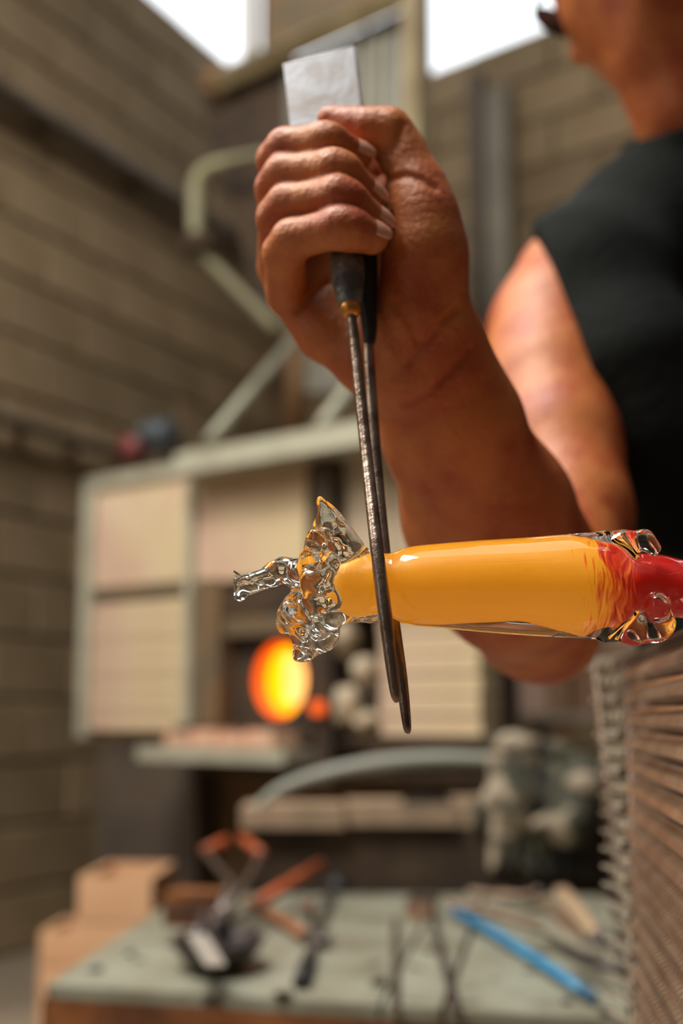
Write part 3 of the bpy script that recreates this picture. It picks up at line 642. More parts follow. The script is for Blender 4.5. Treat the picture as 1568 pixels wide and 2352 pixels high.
# wooden planks on the floor at the left
M_peach = mat('peach coloured plank', (0.80, 0.48, 0.28), 0.7, col2=(0.66, 0.38, 0.21), scale=4, mix=(0.35, 0.65))
for k, (x0, x1, yt, yb, d, lb) in enumerate(((92, 180, 2135, 2300, 3.1, 'short peach wooden crate on the floor, leftmost of the two'), (180, 350, 2010, 2330, 2.85, 'taller peach wooden crate behind the table corner'))):
    a = P(x0, yt, d); b = P(x1, yt, d); t = thing('wooden_crate', lb, 'crate', (a.x, a.y, 0)); n = max(3, int(a.z/0.09)); w = b.x - a.x; dp = 0.28 if k else 0.2
    fr = (Vector((a.x, a.y, 0)), Vector((1, -0.05, 0)).normalized(), Vector((0.05, 1, 0)).normalized(), UZ)
    for j in range(n):
        z0 = a.z*j/n; z1 = a.z*(j+1)/n - 0.004
        box('plank', (0, 0, z0), (w, 0.016, z1), M_peach, t, fr=fr); box('plank', (0, dp, z0), (w, dp+0.016, z1), M_peach, t, fr=fr)
        box('plank', (0, 0.017, z0), (0.016, dp-0.001, z1), M_peach, t, fr=fr); box('plank', (w-0.016, 0.017, z0), (w, dp-0.001, z1), M_peach, t, fr=fr)
    box('crate_base', (0.017, 0.017, 0), (w-0.017, dp-0.001, 0.012), M_peach, t, fr=fr)
#==SCREEN
# ------------------------------------------------------------------ expanded metal heat screen
M_mesh = mat('expanded bare steel', (0.90, 0.70, 0.56), 0.30, 0.8, col2=(0.72, 0.50, 0.37), scale=20)
M_mesh2 = mat('pale expanded steel', (0.60, 0.54, 0.44), 0.4, 0.5, col2=(0.4, 0.33, 0.25), scale=14)
M_meshbar = mat('screen frame steel', (0.12, 0.08, 0.06), 0.45, 0.8)
scr = thing('heat_screen', 'expanded steel mesh heat screen at the right, in front of the seated glassblower', 'screen', (0.3, 1.1, 0))
SA = Vector((0.1245*0.60 + 0.107, 0.60, 0)); SB = Vector((0.1245*1.08 + 0.107, 1.08, 0))
def lattice(name, A, B, ztop, zbot, pitch, cell, th, nout, m=None, lean=0.0):
    d = (B - A); L = d.length; d.normalize(); V = []; Fc = []
    rows = int((ztop - zbot)/pitch); cols = int(L/cell)
    for r in range(rows):
        z1 = ztop - r*pitch
        for c in range(cols):
            x = (c + 0.5*(r % 2))*cell; i = len(V)
            # a slanted strand bulging out of the sheet, joined at its ends to the bond rows
            w = cell*0.27; sh_ = cell*0.45*(1 if r % 2 else -1)
            for (f, o, ww) in ((0.06, 0.0, 0.8), (0.28, th, 1.15), (0.58, th*1.3, 1.15), (0.84, 0.0, 0.7)):
                p = A + d*(x + sh_*f) + nout*o + UZ*(z1 - pitch*f); p += UX*lean*(ztop - p.z)*(1 - x/L)
                V.append(p - d*w*ww); V.append(p + d*w*ww); V.append(p + d*w*ww*0.7 - nout*0.0016 - UZ*0.001); V.append(p - d*w*ww*0.7 - nout*0.0016 - UZ*0.001)
            for k in range(3):
                for e in range(4): Fc.append((i+4*k+e, i+4*k+(e+1) % 4, i+4*k+4+(e+1) % 4, i+4*k+4+e))
        # bond row
        i = len(V)
        for (x, ) in ((0,), (L,)):
            for o, dz in ((0.0015, 0.0012), (0.0015, -0.0012), (-0.0015, -0.0012), (-0.0015, 0.0012)): V.append(A + d*x + nout*o + UZ*(z1 + dz))
        for e in range(4): Fc.append((i+e, i+(e+1) % 4, i+4+(e+1) % 4, i+4+e))
    me = bpy.data.meshes.new(name); me.from_pydata([tuple(v) for v in V], [], Fc); me.update()
    o = link_mesh(name, me, scr, m or M_mesh); o['kind'] = 'stuff'; return o
sd = (SB - SA).normalized(); sn = Vector((-sd.y, sd.x, 0))
ZS = CZ + 0.040
lattice('mesh_sheet', SA, SB, ZS, 0.10, 0.018, 0.0125, 0.0065, sn)
SC = Vector((1.15*(1366-784)/FPX, 1.15, 0)); SB2 = SB + Vector((0.0, 0.004, 0))
ed = (SB2 - SC).normalized(); en = Vector((ed.y, -ed.x, 0))
lattice('mesh_return', SC, SB2, ZS + 0.01, 0.10, 0.0150, 0.016, 0.006, en, M_mesh2, lean=0.09)
tube('top_rail', [SA + UZ*(ZS+0.004), SB + UZ*(ZS+0.004)], 0.005, M_meshbar, scr)
for p, ln in ((SA, 0), (SB, 0), (SC, 0.09)): tube('upright', [p + UX*ln*(ZS-0.1), p + UZ*(ZS+0.004)], 0.006, M_meshbar, scr)
tube('bottom_rail', [SA + UZ*0.1, SB + UZ*0.1, SC + UX*0.06 + UZ*0.1], 0.006, M_meshbar, scr)
#==GLASS
# ------------------------------------------------------------------ the hot glass
GD = 0.63; SG = GD/FPX
G = lambda px, py, dd=0.0: P(px, py, GD + dd)
M_glass = mat('clear hot glass', (1.0, 0.985, 0.95), 0.0, trans=1.0, ior=1.47)
def glass_noise(g, amp, f, region=None):
    X, Y, Z = (g.ax[0][:, None, None]-0.0), g.ax[1][None, :, None], g.ax[2][None, None, :]
    a = X*f; b = Y*f; c = Z*f
    n = np.sin(a*1.0 + 1.7*np.sin(c*0.9 + 0.4) + 0.6) * np.cos(b*1.3 + 1.3*np.sin(a*0.7)) + 0.6*np.sin(c*1.9 + 2.1*np.sin(b*0.8 + a*0.5) + 1.1) + 0.4*np.sin(a*2.7 + c*2.1 + 2*np.sin(b*1.7))
    w = 1.0
    if region is not None: w = region(X, Y, Z)
    g.F += (amp*n*w).astype(np.float32)
lo = G(515, 1530, -0.05); hi = G(1620, 1120, 0.05)
st_ = 0.0008
gf = Field(np.arange(lo.x, 0.235, st_), np.arange(0.555, 0.665, st_), np.arange(G(784, 1535).z, G(784, 1125).z, st_))
casing = [(758, 1348, 66), (800, 1345, 76), (835, 1343, 81), (862, 1343, 79), (884, 1343, 64), (906, 1345, 80), (940, 1346, 91), (1000, 1345, 96), (1100, 1346, 105), (1200, 1347, 112), (1300, 1346, 119), (1400, 1345, 124), (1440, 1343, 112), (1470, 1343, 92)]
gf.revolve([(G(x, y), r*SG) for x, y, r in casing], 0.003)
# neck pinched by the jacks
red = [(1400, 1345, 70), (1470, 1345, 76), (1530, 1347, 72), (1568, 1352, 66), (1640, 1362, 56), (1720, 1372, 46)]
gf.revolve([(G(x, y), r*SG) for x, y, r in red], 0.005)
lobes = [[(1385, 1268, 40, -0.004), (1430, 1250, 30, -0.010), (1480, 1238, 19, -0.012), (1500, 1262, 15, -0.010)],
         [(1400, 1420, 50, -0.004), (1460, 1438, 38, -0.008), (1500, 1440, 34, -0.010)],
         [(1512, 1392, 26, -0.018), (1520, 1425, 28, -0.014), (1498, 1452, 22, -0.01)],
         [(1330, 1295, 40, -0.012), (1400, 1300, 36, -0.016), (1420, 1330, 22, -0.018)]]
for lb in lobes: gf.chain([(G(x, y, d), r*SG) for x, y, r, d in lb], 0.003, 0.0035)
shards = [[(815, 1300, 46, 0), (785, 1268, 48, 0), (765, 1230, 42, 0), (752, 1190, 27, 0), (742, 1160, 15, 0), (737, 1143, 5, 0)],
          [(775, 1330, 60, 0), (735, 1320, 48, -.003), (690, 1318, 36, 0), (645, 1312, 28, .002), (612, 1330, 21, 0), (575, 1345, 18, 0), (550, 1345, 26, 0)],
          [(780, 1370, 60, 0), (735, 1385, 54, 0), (715, 1425, 48, 0), (705, 1465, 34, 0), (686, 1498, 12, 0), (680, 1510, 5, 0)],
          [(735, 1385, 42, -.008), (680, 1400, 36, -.008), (660, 1432, 24, -.006)],
          [(750, 1420, 38, -.006), (745, 1465, 28, -.004), (722, 1492, 17, 0)],
          [(728, 1240, 24, -.012), (718, 1300, 28, -.012), (722, 1350, 26, -.014), (712, 1400, 18, -.012)],
          [(760, 1290, 22, -.016), (742, 1335, 20, -.018), (762, 1385, 22, -.016)],
          [(536, 1328, 13, -.002), (545, 1364, 14, 0)], [(800, 1400, 30, 0), (850, 1415, 12, -.004), (868, 1414, 8, -.004)]]
for lb in shards: gf.chain([(G(x, y, d), r*SG) for x, y, r, d in lb], 0.004, 0.003)
xa = G(775, 1343).x; xb = G(1290, 1343).x; xc = G(1420, 1343).x
glass_noise(gf, 0.0012, 200.0, lambda X, Y, Z: np.clip((xa + 0.002 - X)/0.008, 0, 1))
glass_noise(gf, 0.0006, 150.0, lambda X, Y, Z: np.clip((X - xb)/0.02, 0, 1))
piece = thing('molten_glass_piece', 'glowing yellow-orange molten glass cylinder in clear casing with a jagged clear end', 'glass', G(1200, 1347))
cas = link_mesh('clear_casing', gf.mesh('clear_casing'), piece, M_glass); cas['label'] = 'clear glass casing drawn into jagged spikes at the left'
# opaque core, yellow running to red
cf = Field(gf.ax[0], gf.ax[1], gf.ax[2])
# radii and offsets are the true ones: the casing magnifies what it holds
core = [(746, 1350, 44), (762, 1350, 46), (790, 1348, 50), (815, 1346, 52), (845, 1344, 54), (868, 1343, 53), (886, 1343, 46), (906, 1344, 55), (940, 1343, 62), (1000, 1341, 65), (1100, 1337, 66), (1200, 1333, 67), (1290, 1340, 76), (1350, 1345, 78), (1400, 1345, 66), (1440, 1345, 54), (1500, 1346, 50), (1568, 1352, 47), (1640, 1362, 40), (1720, 1372, 32)]
cf.revolve([(G(x, y), r*SG) for x, y, r in core], 0.004)
M_core = bpy.data.materials.new('opaque hot glass, yellow to red'); M_core.use_nodes = True; nt = M_core.node_tree; b = nt.nodes['Principled BSDF']
tcn = nt.nodes.new('ShaderNodeTexCoord'); sx = nt.nodes.new('ShaderNodeSeparateXYZ'); nt.links.new(tcn.outputs['Object'], sx.inputs[0])
mp = nt.nodes.new('ShaderNodeMapping'); mp.inputs['Scale'].default_value = (700, 80, 70); nt.links.new(tcn.outputs['Object'], mp.inputs['Vector'])
nz = nt.nodes.new('ShaderNodeTexNoise'); nz.inputs['Scale'].default_value = 1.0; nz.inputs['Detail'].default_value = 4; nt.links.new(mp.outputs[0], nz.inputs['Vector'])
m1 = nt.nodes.new('ShaderNodeMath'); m1.operation = 'MULTIPLY_ADD'; m1.inputs[1].default_value = 0.055; nt.links.new(nz.outputs['Fac'], m1.inputs[0]); nt.links.new(sx.outputs['X'], m1.inputs[2])
mr = nt.nodes.new('ShaderNodeMapRange'); mr.inputs['From Min'].default_value = G(1335, 1343).x + 0.030; mr.inputs['From Max'].default_value = G(1425, 1343).x + 0.030
nt.links.new(m1.outputs[0], mr.inputs['Value'])
rp = nt.nodes.new('ShaderNodeValToRGB'); e = rp.color_ramp.elements; e[0].color = (0.97, 0.46, 0.035, 1); e[1].color = (0.62, 0.008, 0.003, 1); e[1].position = 0.85; e_ = rp.color_ramp.elements.new(0.4); e_.color = (0.90, 0.09, 0.012, 1)
nt.links.new(mr.outputs[0], rp.inputs['Fac']); nt.links.new(rp.outputs[0], b.inputs['Base Color']); ec = nt.nodes.new('ShaderNodeMix'); ec.data_type = 'RGBA'; ec.inputs[6].default_value = (1.0, 0.33, 0.006, 1); ec.inputs[7].default_value = (1.0, 0.01, 0.002, 1); nt.links.new(mr.outputs[0], ec.inputs['Factor']); nt.links.new(ec.outputs[2], b.inputs['Emission Color'])
me_ = nt.nodes.new('ShaderNodeMapRange'); me_.inputs['To Min'].default_value = 0.32; me_.inputs['To Max'].default_value = 0.07; nt.links.new(mr.outputs[0], me_.inputs['Value']); nt.links.new(me_.outputs[0], b.inputs['Emission Strength'])
b.inputs['Emission Strength'].default_value = 0.25; b.inputs['Roughness'].default_value = 0.35
cr = link_mesh('coloured_core', cf.mesh('coloured_core'), piece, M_core); cr['label'] = 'opaque yellow core turning red at the right'
# blowpipe carrying the piece, off to the right
M_bp = mat('blowpipe steel', (0.25, 0.2, 0.17), 0.35, 0.9)
pA = G(1700, 1370); pdir = (G(1720, 1372) - G(1400, 1345)).normalized(); pdir = (pdir + Vector((0, 0.10, 0))).normalized()
bp = thing('blowpipe', 'steel blowpipe holding the glass, running off to the right', 'pipe', pA)
tube('pipe_shaft', [pA, pA + pdir*0.62], 0.009, M_bp, bp); tube('pipe_head', [pA - pdir*0.004, pA + pdir*0.05], [0.012, 0.010], M_bp, bp)
#==JACKS
# ------------------------------------------------------------------ the jacks
M_blade = mat('worn dark steel blade', (0.34, 0.26, 0.21), 0.30, 0.9, col2=(0.13, 0.09, 0.07), scale=60, mix=(0.35, 0.65), bump=0.15, bscale=300)
M_plate = mat('grey worn spring steel', (0.36, 0.37, 0.41), 0.45, 0.5, col2=(0.25, 0.22, 0.21), scale=45, mix=(0.4, 0.65), bump=0.04, bscale=200)
M_wrap = mat('dark taped handle', (0.09, 0.085, 0.085), 0.4, 0.5, col2=(0.26, 0.27, 0.25), scale=90, mix=(0.4, 0.65), bump=0.5, bscale=200)
M_brass = mat('copper ferrule', (0.65, 0.28, 0.07), 0.35, 0.8)
jk = thing('jacks', 'steel jacks with two long tapered blades held upright in the fist', 'tongs', P(800, 640, 0.715))
def mm(v): return v/1000.0
tube('blade', [P(803, 712, .700), P(810, 745, .695), P(822, 860, .680), P(845, 1080, .645), P(870, 1300, .608), P(888, 1440, .600), P(903, 1560, .594), P(909, 1600, .592), P(910, 1614, .5915)],
     [mm(2.6), mm(2.6), mm(3.0), mm(3.1), mm(3.3), mm(3.3), mm(2.7), mm(2.2), mm(0.8)], M_blade, jk, curve=3, sides=12)['label'] = 'nearer blade, in front of the glass'
tube('blade', [P(846, 780, .722), P(850, 860, .710), P(866, 1080, .682), P(884, 1280, .656), P(905, 1440, .644), P(922, 1560, .636), P(933, 1655, .630), P(936, 1680, .629), P(936, 1684, .629)],
     [mm(2.8), mm(3.0), mm(3.0), mm(3.1), mm(3.2), mm(3.0), mm(2.3), mm(1.6), mm(0.6)], M_blade, jk, curve=3, sides=12)['label'] = 'farther blade, behind the glass'
near_handle = tube('handle', [P(762, 330, .760), P(778, 440, .742), P(792, 560, .724), P(797, 600, .716), P(799, 640, .710), P(803, 690, .703), P(804, 700, .702)], [mm(7), mm(8), mm(8.5), mm(9.3), mm(9.4), mm(6.8), mm(5.2)], M_wrap, jk, curve=4, sides=18)
tube('handle', [P(800, 330, .775), P(815, 440, .760), P(832, 560, .742), P(838, 620, .735), P(844, 700, .728), P(849, 760, .722), P(848, 790, .720)], [mm(7), mm(8), mm(8), mm(7.5), mm(5.5), mm(4.2), mm(3)], M_black, jk, curve=4, sides=18)
tube('ferrule', [P(804, 697, .7025), P(805, 712, .700), P(806, 728, .698)], [mm(5.2), mm(5.8), mm(3.8)], M_brass, near_handle, sides=18)
# folded spring plate on top
pl = [P(650, 150, .800), P(812, 107, .802), P(832, 290, .772), P(668, 310, .770)]
nrm = (pl[1]-pl[0]).cross(pl[3]-pl[0]).normalized()
if nrm.y < 0: nrm = -nrm
prism('spring_plate', pl, nrm*0.003, M_plate, jk, bevel=0.001)
prism('spring_plate', [pl[0] + nrm*0.018, pl[1] + nrm*0.018, pl[2] + nrm*0.020, pl[3] + nrm*0.020], nrm*0.003, M_plate, jk, bevel=0.001)
prism('spring_edge', [pl[1], pl[1] + nrm*0.020, pl[2] + nrm*0.020, pl[2]], (pl[1]-pl[0]).normalized()*0.0025, M_iron, jk, bevel=0.0005)
prism('spring_bend', [pl[0], pl[1], pl[1] + (pl[1]-pl[2])*0.02, pl[0] + (pl[0]-pl[3])*0.02], nrm*0.021, M_plate, jk, bevel=0.0008)
#==PERSON
# ------------------------------------------------------------------ the glassblower
MM = 0.001
handc = P(830, 560, .73)
xs = axis_steps(-0.10, 0.86, -0.065, 0.09, 0.0013, 0.012)
ys = axis_steps(0.50, 1.62, 0.66, 0.80, 0.0013, 0.012)
zs = axis_steps(0.02, 1.62, handc.z - 0.10, handc.z + 0.105, 0.0013, 0.012)
bf = Field(xs, ys, zs)
def C(lst, ki, ko, carve=False): bf.chain([(P(x, y, d), r*MM) for x, y, d, r in lst], ki, ko, carve)
# torso, neck
C([(1385, 660, 1.23, 60), (1520, 560, 1.28, 60), (1660, 430, 1.31, 58)], 0.03, 0.03)
chest = P(1790, 820, 1.30); waist = P(1800, 1400, 1.34); hip = Vector((0.47, 1.32, 0.56))
LS = Vector((0.60, 1.10, 1.14))  # the far shoulder, outside the frame
bf.chain([(P(1720, 800, 1.32), 0.13), (waist, 0.125), (hip + UZ*0.03, 0.14)], 0.05, 0.04)
bf.chain([(P(1720, 620, 1.31), 0.085), (LS, 0.065)], 0.03, 0.05)
bf.chain([(P(1650, 420, 1.30), 0.060), (P(1590, 240, 1.27), 0.057), (P(1550, 120, 1.26), 0.055)], 0.02, 0.03)
# head, in its own frame: F looks down-left and away, U leans with it
HF = Vector((-0.50, 0.76, -0.42)).normalized(); HU = Vector((-0.42, 0.0, 0.9)); HU = (HU - HF*HU.dot(HF)).normalized(); HL = HU.cross(HF).normalized()
HC = P(1468, -110, 1.27)
def h(f, l, u_): return HC + HF*f + HL*l + HU*u_
bf.ell(h(-0.01, 0, 0.035), (0.098, 0.078, 0.088), (HF, HL, HU), 0.02)
bf.ell(h(0.025, 0, -0.035), (0.080, 0.072, 0.090), (HF, HL, HU), 0.03)
bf.chain([(h(-0.02, -0.055, -0.05), 0.022), (h(0.05, -0.036, -0.098), 0.022), (h(0.080, 0, -0.108), 0.020), (h(0.05, 0.036, -0.098), 0.022), (h(-0.02, 0.055, -0.05), 0.022)], 0.01, 0.02)
bf.chain([(h(0.088, 0, 0.012), 0.010), (h(0.112, 0, -0.022), 0.011), (h(0.104, 0, -0.034), 0.012)], 0.006, 0.010)   # nose
for s in (-1, 1):
    bf.ell(h(0.092, 0.020*s, -0.034), (0.010, 0.008, 0.007), (HF, HL, HU), 0.006)
    bf.ell(h(0.070, 0.034*s, -0.012), (0.022, 0.022, 0.018), (HF, HL, HU), 0.012)
    bf.ell(h(0.090, 0.032*s, 0.012), (0.012, 0.016, 0.009), (HF, HL, HU), 0.008, carve=True)
    bf.ell(h(0.078, 0.032*s, 0.012), (0.013, 0.013, 0.012), (HF, HL, HU), 0.003)
    bf.ell(h(-0.012, 0.079*s, -0.004), (0.018, 0.007, 0.032), (HF, HL, HU), 0.006)      # ear
    bf.ell(h(-0.009, 0.086*s, 0.0), (0.009, 0.006, 0.018), (HF, HL, HU), 0.003, carve=True)
bf.chain([(h(0.094, -0.022, -0.062), 0.007), (h(0.101, 0, -0.060), 0.0085), (h(0.094, 0.022, -0.062), 0.007)], 0.004, 0.006)
bf.chain([(h(0.092, -0.020, -0.075), 0.0075), (h(0.098, 0, -0.076), 0.009), (h(0.092, 0.020, -0.075), 0.0075)], 0.004, 0.005)
# right arm
C([(1318, 655, 1.215, 58), (1272, 760, 1.175, 53), (1262, 880, 1.13, 50), (1282, 1020, 1.08, 47), (1308, 1180, 1.03, 43.5), (1290, 1320, 0.98, 40), (1255, 1450, 0.935, 34)], 0.035, 0.03)
C([(988, 880, .765, 30), (1050, 1020, .79, 39), (1120, 1180, .825, 52), (1180, 1310, .865, 54), (1230, 1420, .915, 42), (1258, 1462, .94, 30)], 0.02, 0.02)
# wrist
C([(935, 850, .768, 25), (1000, 960, .782, 30)], 0.01, 0.02)
C([(1025, 800, .758, 24), (1055, 940, .775, 32)], 0.01, 0.02)
# palm: metacarpals and heel
wr = (975, 850, .768)
C([(665, 460, .782, 13), (800, 600, .795, 18), wr + (26,)], 0.01, 0.010)
C([(645, 545, .780, 13), (790, 680, .790, 18), wr + (26,)], 0.01, 0.012)
C([(640, 615, .776, 13), (780, 740, .782, 18), wr + (26,)], 0.01, 0.012)
C([(662, 678, .768, 12.5), (745, 765, .766, 15), (850, 830, .760, 19), (940, 860, .765, 24)], 0.01, 0.012)
# thenar and thumb
C([(985, 830, .755, 25), (965, 720, .744, 25), (976, 610, .738, 21), (972, 505, .738, 19.5)], 0.015, 0.016)
C([(975, 560, .738, 19), (955, 430, .744, 15.5), (925, 355, .748, 12.5), (892, 302, .750, 12.5)], 0.01, 0.014)
C([(892, 302, .748, 13.2), (845, 300, .750, 12.3), (800, 291, .753, 10.3), (768, 277, .755, 7.0), (752, 270, .755, 5.8)], 0.006, 0.006)
# fingers: knuckle, middle joint, last joint, tip
FING = {
 'index':  [(662, 462, .780, 13), (634, 368, .752, 11), (655, 338, .742, 10.5), (742, 326, .728, 10.5), (758, 329, .727, 10.3), (820, 358, .735, 8.8)],
 'middle': [(645, 545, .780, 13), (634, 432, .744, 11.6), (652, 400, .735, 11), (765, 388, .716, 10.8), (788, 398, .716, 10.5), (848, 452, .726, 9.2)],
 'ring':   [(640, 615, .776, 13), (638, 500, .735, 11.6), (660, 468, .727, 11), (775, 450, .706, 10.8), (800, 462, .706, 10.4), (864, 512, .717, 9.0)],
 'little': [(660, 680, .768, 12.5), (652, 582, .728, 11.6), (672, 550, .718, 11.3), (780, 522, .699, 11.2), (806, 527, .699, 11.0), (852, 545, .706, 9.6)]}
for nme, L in FING.items(): C(L, 0.005, 0.0022)
C([(835, 400, .782, 14), (880, 500, .778, 16), (900, 620, .775, 17)], 0.01, 0.008)
def surface_depth(px, py, d0=0.66, d1=0.84):
    """depth at which the sight line through a pixel meets the skin"""
    for d in np.arange(d0, d1, 0.0006):
        p = P(px, py, float(d)); i = [min(len(a) - 1, int(np.searchsorted(a, v))) for a, v in zip(bf.ax, p)]
        if bf.F[i[0], i[1], i[2]] < 0: return float(d)
    return None
for cl, r in (([(868, 400), (890, 414), (930, 402), (970, 412), (1000, 432)], 1.5), ([(1052, 706), (1010, 745), (970, 790), (930, 835), (905, 868)], 1.7), ([(900, 690), (925, 720), (950, 760), (960, 790)], 1.2),
              ([(680, 716), (715, 680), (752, 648)], 1.6), ([(925, 285), (915, 320), (895, 350)], 1.0),
              ([(1080, 800), (1040, 850), (985, 900), (930, 930)], 1.2)):
    q = [(x, y, surface_depth(x, y)) for x, y in cl]; q = [(x, y, d, r) for x, y, d in q if d]
    if len(q) > 1: C(q, 0.001, 0.0035, carve=True)
# left arm, mostly outside the frame, holding the pipe
LH = pA + pdir*0.36
bf.chain([(LS, 0.060), (LS + Vector((0.12, -0.10, -0.18)), 0.048), (LS + Vector((0.14, -0.20, -0.30)), 0.040)], 0.02, 0.03)
bf.chain([(LS + Vector((0.14, -0.20, -0.30)), 0.040), (LH + Vector((0.05, 0.15, 0.03)), 0.034), (LH + Vector((0.02, 0.06, 0.02)), 0.027)], 0.02, 0.02)
bf.chain([(LH + Vector((-0.02, 0.045, 0.01)), 0.022), (LH + Vector((0.045, 0.045, 0.01)), 0.022)], 0.01, 0.02)
for k in range(4):
    q = LH + pdir*(-0.03 + 0.022*k)
    bf.chain([(q + Vector((0, 0.035, 0.012)), 0.011), (q + Vector((0, 0.0, 0.023)), 0.011), (q + Vector((0, -0.022, 0.004)), 0.010), (q + Vector((0, -0.010, -0.018)), 0.009)], 0.004, 0.003)
bf.chain([(LH + Vector((-0.035, 0.035, 0.0)), 0.012), (LH + Vector((-0.045, 0.005, -0.018)), 0.011), (LH + Vector((-0.02, -0.016, -0.022)), 0.009)], 0.004, 0.004)
M_skin = mat('warm reddened skin', (0.54, 0.172, 0.050), 0.46, col2=(0.38, 0.066, 0.020), scale=28, mix=(0.40, 0.68), bump=0.3, bscale=260, sss=0.10)
person = thing('person', 'glassblower in a black sleeveless shirt gripping the jacks, head leaning over the work', 'person', (0.5, 1.2, 0))
body = link_mesh('body', bf.mesh('body'), person, M_skin)
# nails
M_nail = mat('pinkish fingernail', (0.72, 0.36, 0.26), 0.25, coat=0.4)
def nail(nme, bias, w=0.0062, l=0.0075):
    L = FING[nme]; a = P(*L[-2][:3]); b = P(*L[-1][:3]); r = L[-1][3]*MM; d = (b - a).normalized()
    n = bias - d*bias.dot(d); n.normalize(); s = d.cross(n).normalized()
    bm = bmesh.new(); nu, nv = 8, 8; rows = []
    for lay in (0, 1):
        g = []
        for i in range(nu+1):
            row = []
            for j in range(nv+1):
                x = i/nu*2 - 1; y = j/nv*2 - 1; k = math.sqrt(max(0, 1 - 0.16*y*y - 0.10*x*x*y*y))
                rr = r + 0.0006 - lay*0.0012 - 0.0006*x*x; ang = y*0.62*(1 - 0.12*max(0, x)**2*1.0)
                along = x*l + 0.0010
                row.append(bm.verts.new(b + d*along*(1 - 0.15*y*y*(x > 0)) + (n*math.cos(ang) + s*math.sin(ang))*(rr*(1 - 0.10*max(0, x)))))
            g.append(row)
        rows.append(g)
    for lay in (0, 1):
        g = rows[lay]
        for i in range(nu):
            for j in range(nv): bm.faces.new([g[i][j], g[i+1][j], g[i+1][j+1], g[i][j+1]])
    for i in range(nu):
        bm.faces.new([rows[0][i][0], rows[0][i+1][0], rows[1][i+1][0], rows[1][i][0]]); bm.faces.new([rows[0][i][nv], rows[0][i+1][nv], rows[1][i+1][nv], rows[1][i][nv]])
        bm.faces.new([rows[0][0][i], rows[0][0][i+1], rows[1][0][i+1], rows[1][0][i]]); bm.faces.new([rows[0][nu][i], rows[0][nu][i+1], rows[1][nu][i+1], rows[1][nu][i]])
    bm_to('fingernail', bm, M_nail, body, smooth=True)
camv = Vector((0, -1, 0))
nail('index', Vector((0.5, -0.8, 0.35))); nail('middle', Vector((0.75, -0.6, 0.3))); nail('ring', Vector((0.75, -0.6, 0.3))); nail('little', Vector((0.45, -0.8, 0.35)))
# shirt
M_shirt = mat('black green shirt cloth', (0.005, 0.0065, 0.006), 0.9, col2=(0.009, 0.012, 0.011), scale=12, bump=0.3, bscale=90)
M_shirt.node_tree.nodes['Principled BSDF'].inputs['Specular IOR Level'].default_value = 0.15
sf = Field(np.arange(0.12, 0.82, 0.006), np.arange(0.95, 1.60, 0.006), np.arange(0.55, 1.42, 0.006))
def SC_(lst, ki, ko): sf.chain([(P(x, y, d), r*MM) for x, y, d, r in lst], ki, ko)
SC_([(1352, 662, 1.212, 79), (1500, 540, 1.27, 77), (1640, 405, 1.31, 76)], 0.03, 0.03)
SC_([(1365, 680, 1.175, 74), (1445, 850, 1.125, 62), (1505, 1000, 1.11, 55), (1560, 1150, 1.13, 52)], 0.03, 0.04)
sf.chain([(P(1720, 800, 1.32), 0.145), (waist, 0.142), (hip + UZ*0.05, 0.15)], 0.05, 0.04)
sf.chain([(P(1720, 620, 1.31), 0.098), (LS, 0.077)], 0.03, 0.05)
SC_([(1640, 420, 1.30, 70), (1585, 290, 1.28, 66)], 0.02, 0.02)
# trim at the armhole and above the collar
X = sf.ax[0][:, None, None]; Y = sf.ax[1][None, :, None]; Z = sf.ax[2][None, None, :]
def cutplane(f, p, n): f.F = np.maximum(f.F, ((X-p.x)*n.x + (Y-p.y)*n.y + (Z-p.z)*n.z).astype(np.float32))
ca, cb = P(1240, 560, 1.18), P(1440, 1215, 1.12); cd = (cb - ca).normalized(); vn = cd.cross(Vector((0.12, 1, 0)).normalized()).normalized()
if vn.x > 0: vn = -vn
cutplane(sf, ca, vn)
cn = (P(1585, 240, 1.28) - P(1640, 420, 1.30)).normalized(); cutplane(sf, P(1530, 296, 1.28), cn)
shirt = link_mesh('shirt', sf.mesh('shirt'), person, M_shirt); shirt['label'] = 'black sleeveless shirt with a dark green cast'
# hair and glasses
M_hair = mat('dark brown hair', (0.02, 0.012, 0.008), 0.7, bump=0.6, bscale=200)
hf = Field(*(np.arange(q - 0.14, q + 0.14, 0.004) for q in HC))
hf.ell(h(-0.022, 0, 0.045), (0.100, 0.086, 0.092), (HF, HL, HU), 0.01)
hf.ell(h(0.082, 0, 0.0), (0.07, 0.12, 0.075), (HF, HL, HU), 0.01, carve=True)
hf.chain([(h(-0.012, -0.078, 0.04), 0.012), (h(0.004, -0.074, -0.005), 0.010), (h(0.008, -0.070, -0.03), 0.006)], 0.01, 0.006)
hf.chain([(h(-0.012, 0.078, 0.04), 0.012), (h(0.004, 0.074, -0.005), 0.010), (h(0.008, 0.070, -0.03), 0.006)], 0.01, 0.006)
link_mesh('hair', hf.mesh('hair'), person, M_hair)
M_lens = mat('dark lens', (0.01, 0.012, 0.015), 0.1)
specs = tube('spectacle_bridge', [h(0.100, -0.008, 0.014), h(0.106, 0, 0.017), h(0.100, 0.008, 0.014)], 0.0022, M_lens, person, curve=3); specs.name = 'spectacles'
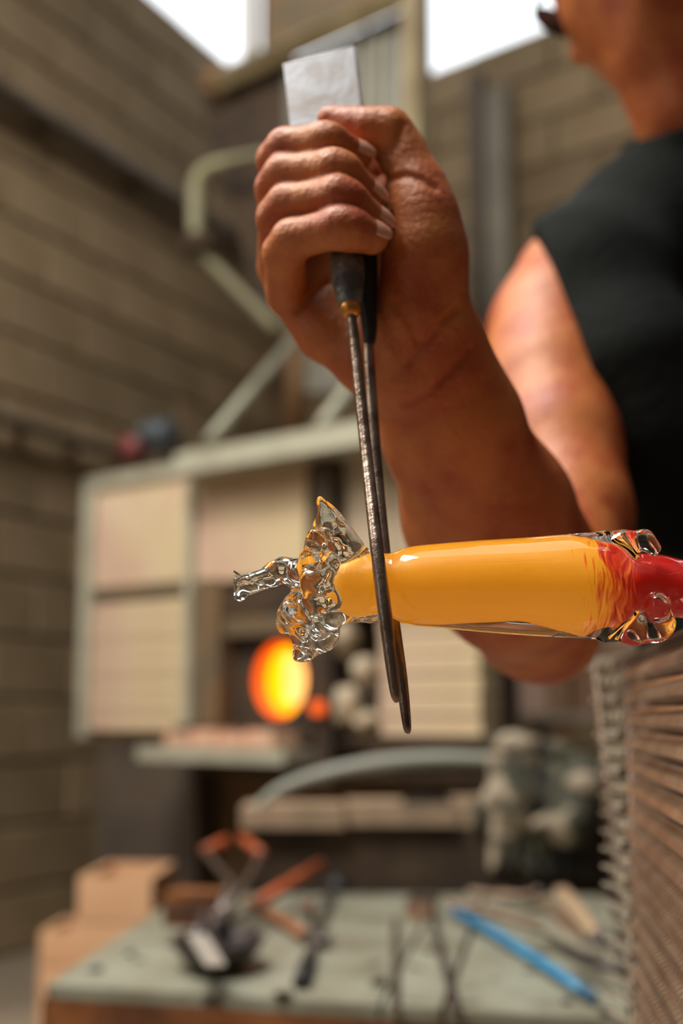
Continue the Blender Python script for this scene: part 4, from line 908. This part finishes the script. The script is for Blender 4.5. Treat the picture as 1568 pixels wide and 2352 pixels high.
for s in (-1, 1):
    bm = bmesh.new(); c = h(0.098, 0.033*s, 0.010); n_ = 20; A = []; B = []
    for k in range(n_):
        t = 2*math.pi*k/n_; q = HL*math.cos(t)*0.026 + HU*math.sin(t)*0.018
        A.append(bm.verts.new(c + q)); B.append(bm.verts.new(c + q - HF*0.003))
    bm.faces.new(A); bm.faces.new(B)
    for k in range(n_): bm.faces.new([A[k], A[(k+1) % n_], B[(k+1) % n_], B[k]])
    bm_to('lens', bm, M_lens, specs)
    tube('spectacle_arm', [h(0.098, 0.058*s, 0.014), h(0.07, 0.080*s, 0.014), h(-0.01, 0.088*s, 0.016)], 0.0025, M_lens, specs, curve=4)
    tube('spectacle_rim', [c + HL*math.cos(2*math.pi*k/20)*0.027 + HU*math.sin(2*math.pi*k/20)*0.019 for k in range(21)], 0.0022, M_lens, specs)
# trousers, boots and stool, below the frame
M_trs = mat('dark work trousers', (0.022, 0.016, 0.012), 0.9, bump=0.3)
tf = Field(np.arange(0.26, 0.86, 0.008), np.arange(0.62, 1.56, 0.008), np.arange(0.04, 0.76, 0.008))
tf.chain([(hip + UZ*0.08, 0.145), (hip, 0.155)], 0.03, 0.03)
legs = []
for s in (-1, 1):
    hp = hip + Vector((0.10*s, -0.04, 0.0)); kn_ = Vector((0.51 + 0.10*s, 0.82, 0.53)); an = Vector((0.51 + 0.10*s, 0.80, 0.10)); legs.append(an)
    tf.chain([(hp, 0.10), (kn_, 0.072), (an, 0.052)], 0.03, 0.03)
link_mesh('trousers', tf.mesh('trousers'), person, M_trs)
for an in legs:
    bt = Field(np.arange(an.x-0.09, an.x+0.09, 0.006), np.arange(an.y-0.26, an.y+0.10, 0.006), np.arange(-0.02, 0.2, 0.006))
    bt.chain([(an + UZ*0.05, 0.046), (Vector((an.x, an.y, 0.045)), 0.045), (Vector((an.x, an.y-0.16, 0.036)), 0.038)], 0.02, 0.02)
    bt.F = np.maximum(bt.F, -(bt.ax[2][None, None, :] - 0.0 + np.zeros_like(bt.F)))
    link_mesh('boot', bt.mesh('boot'), person, M_black)
stool = thing('work_bench', 'wooden bench seat under the glassblower behind the mesh screen', 'bench', (0.5, 1.35, 0))
box('seat', (0.34, 1.14, 0.36), (0.80, 1.54, 0.405), M_wood, stool)
for x in (0.36, 0.74):
    for y in (1.17, 1.48): box('leg', (x, y, 0), (x+0.04, y+0.04, 0.36), M_wood, stool)
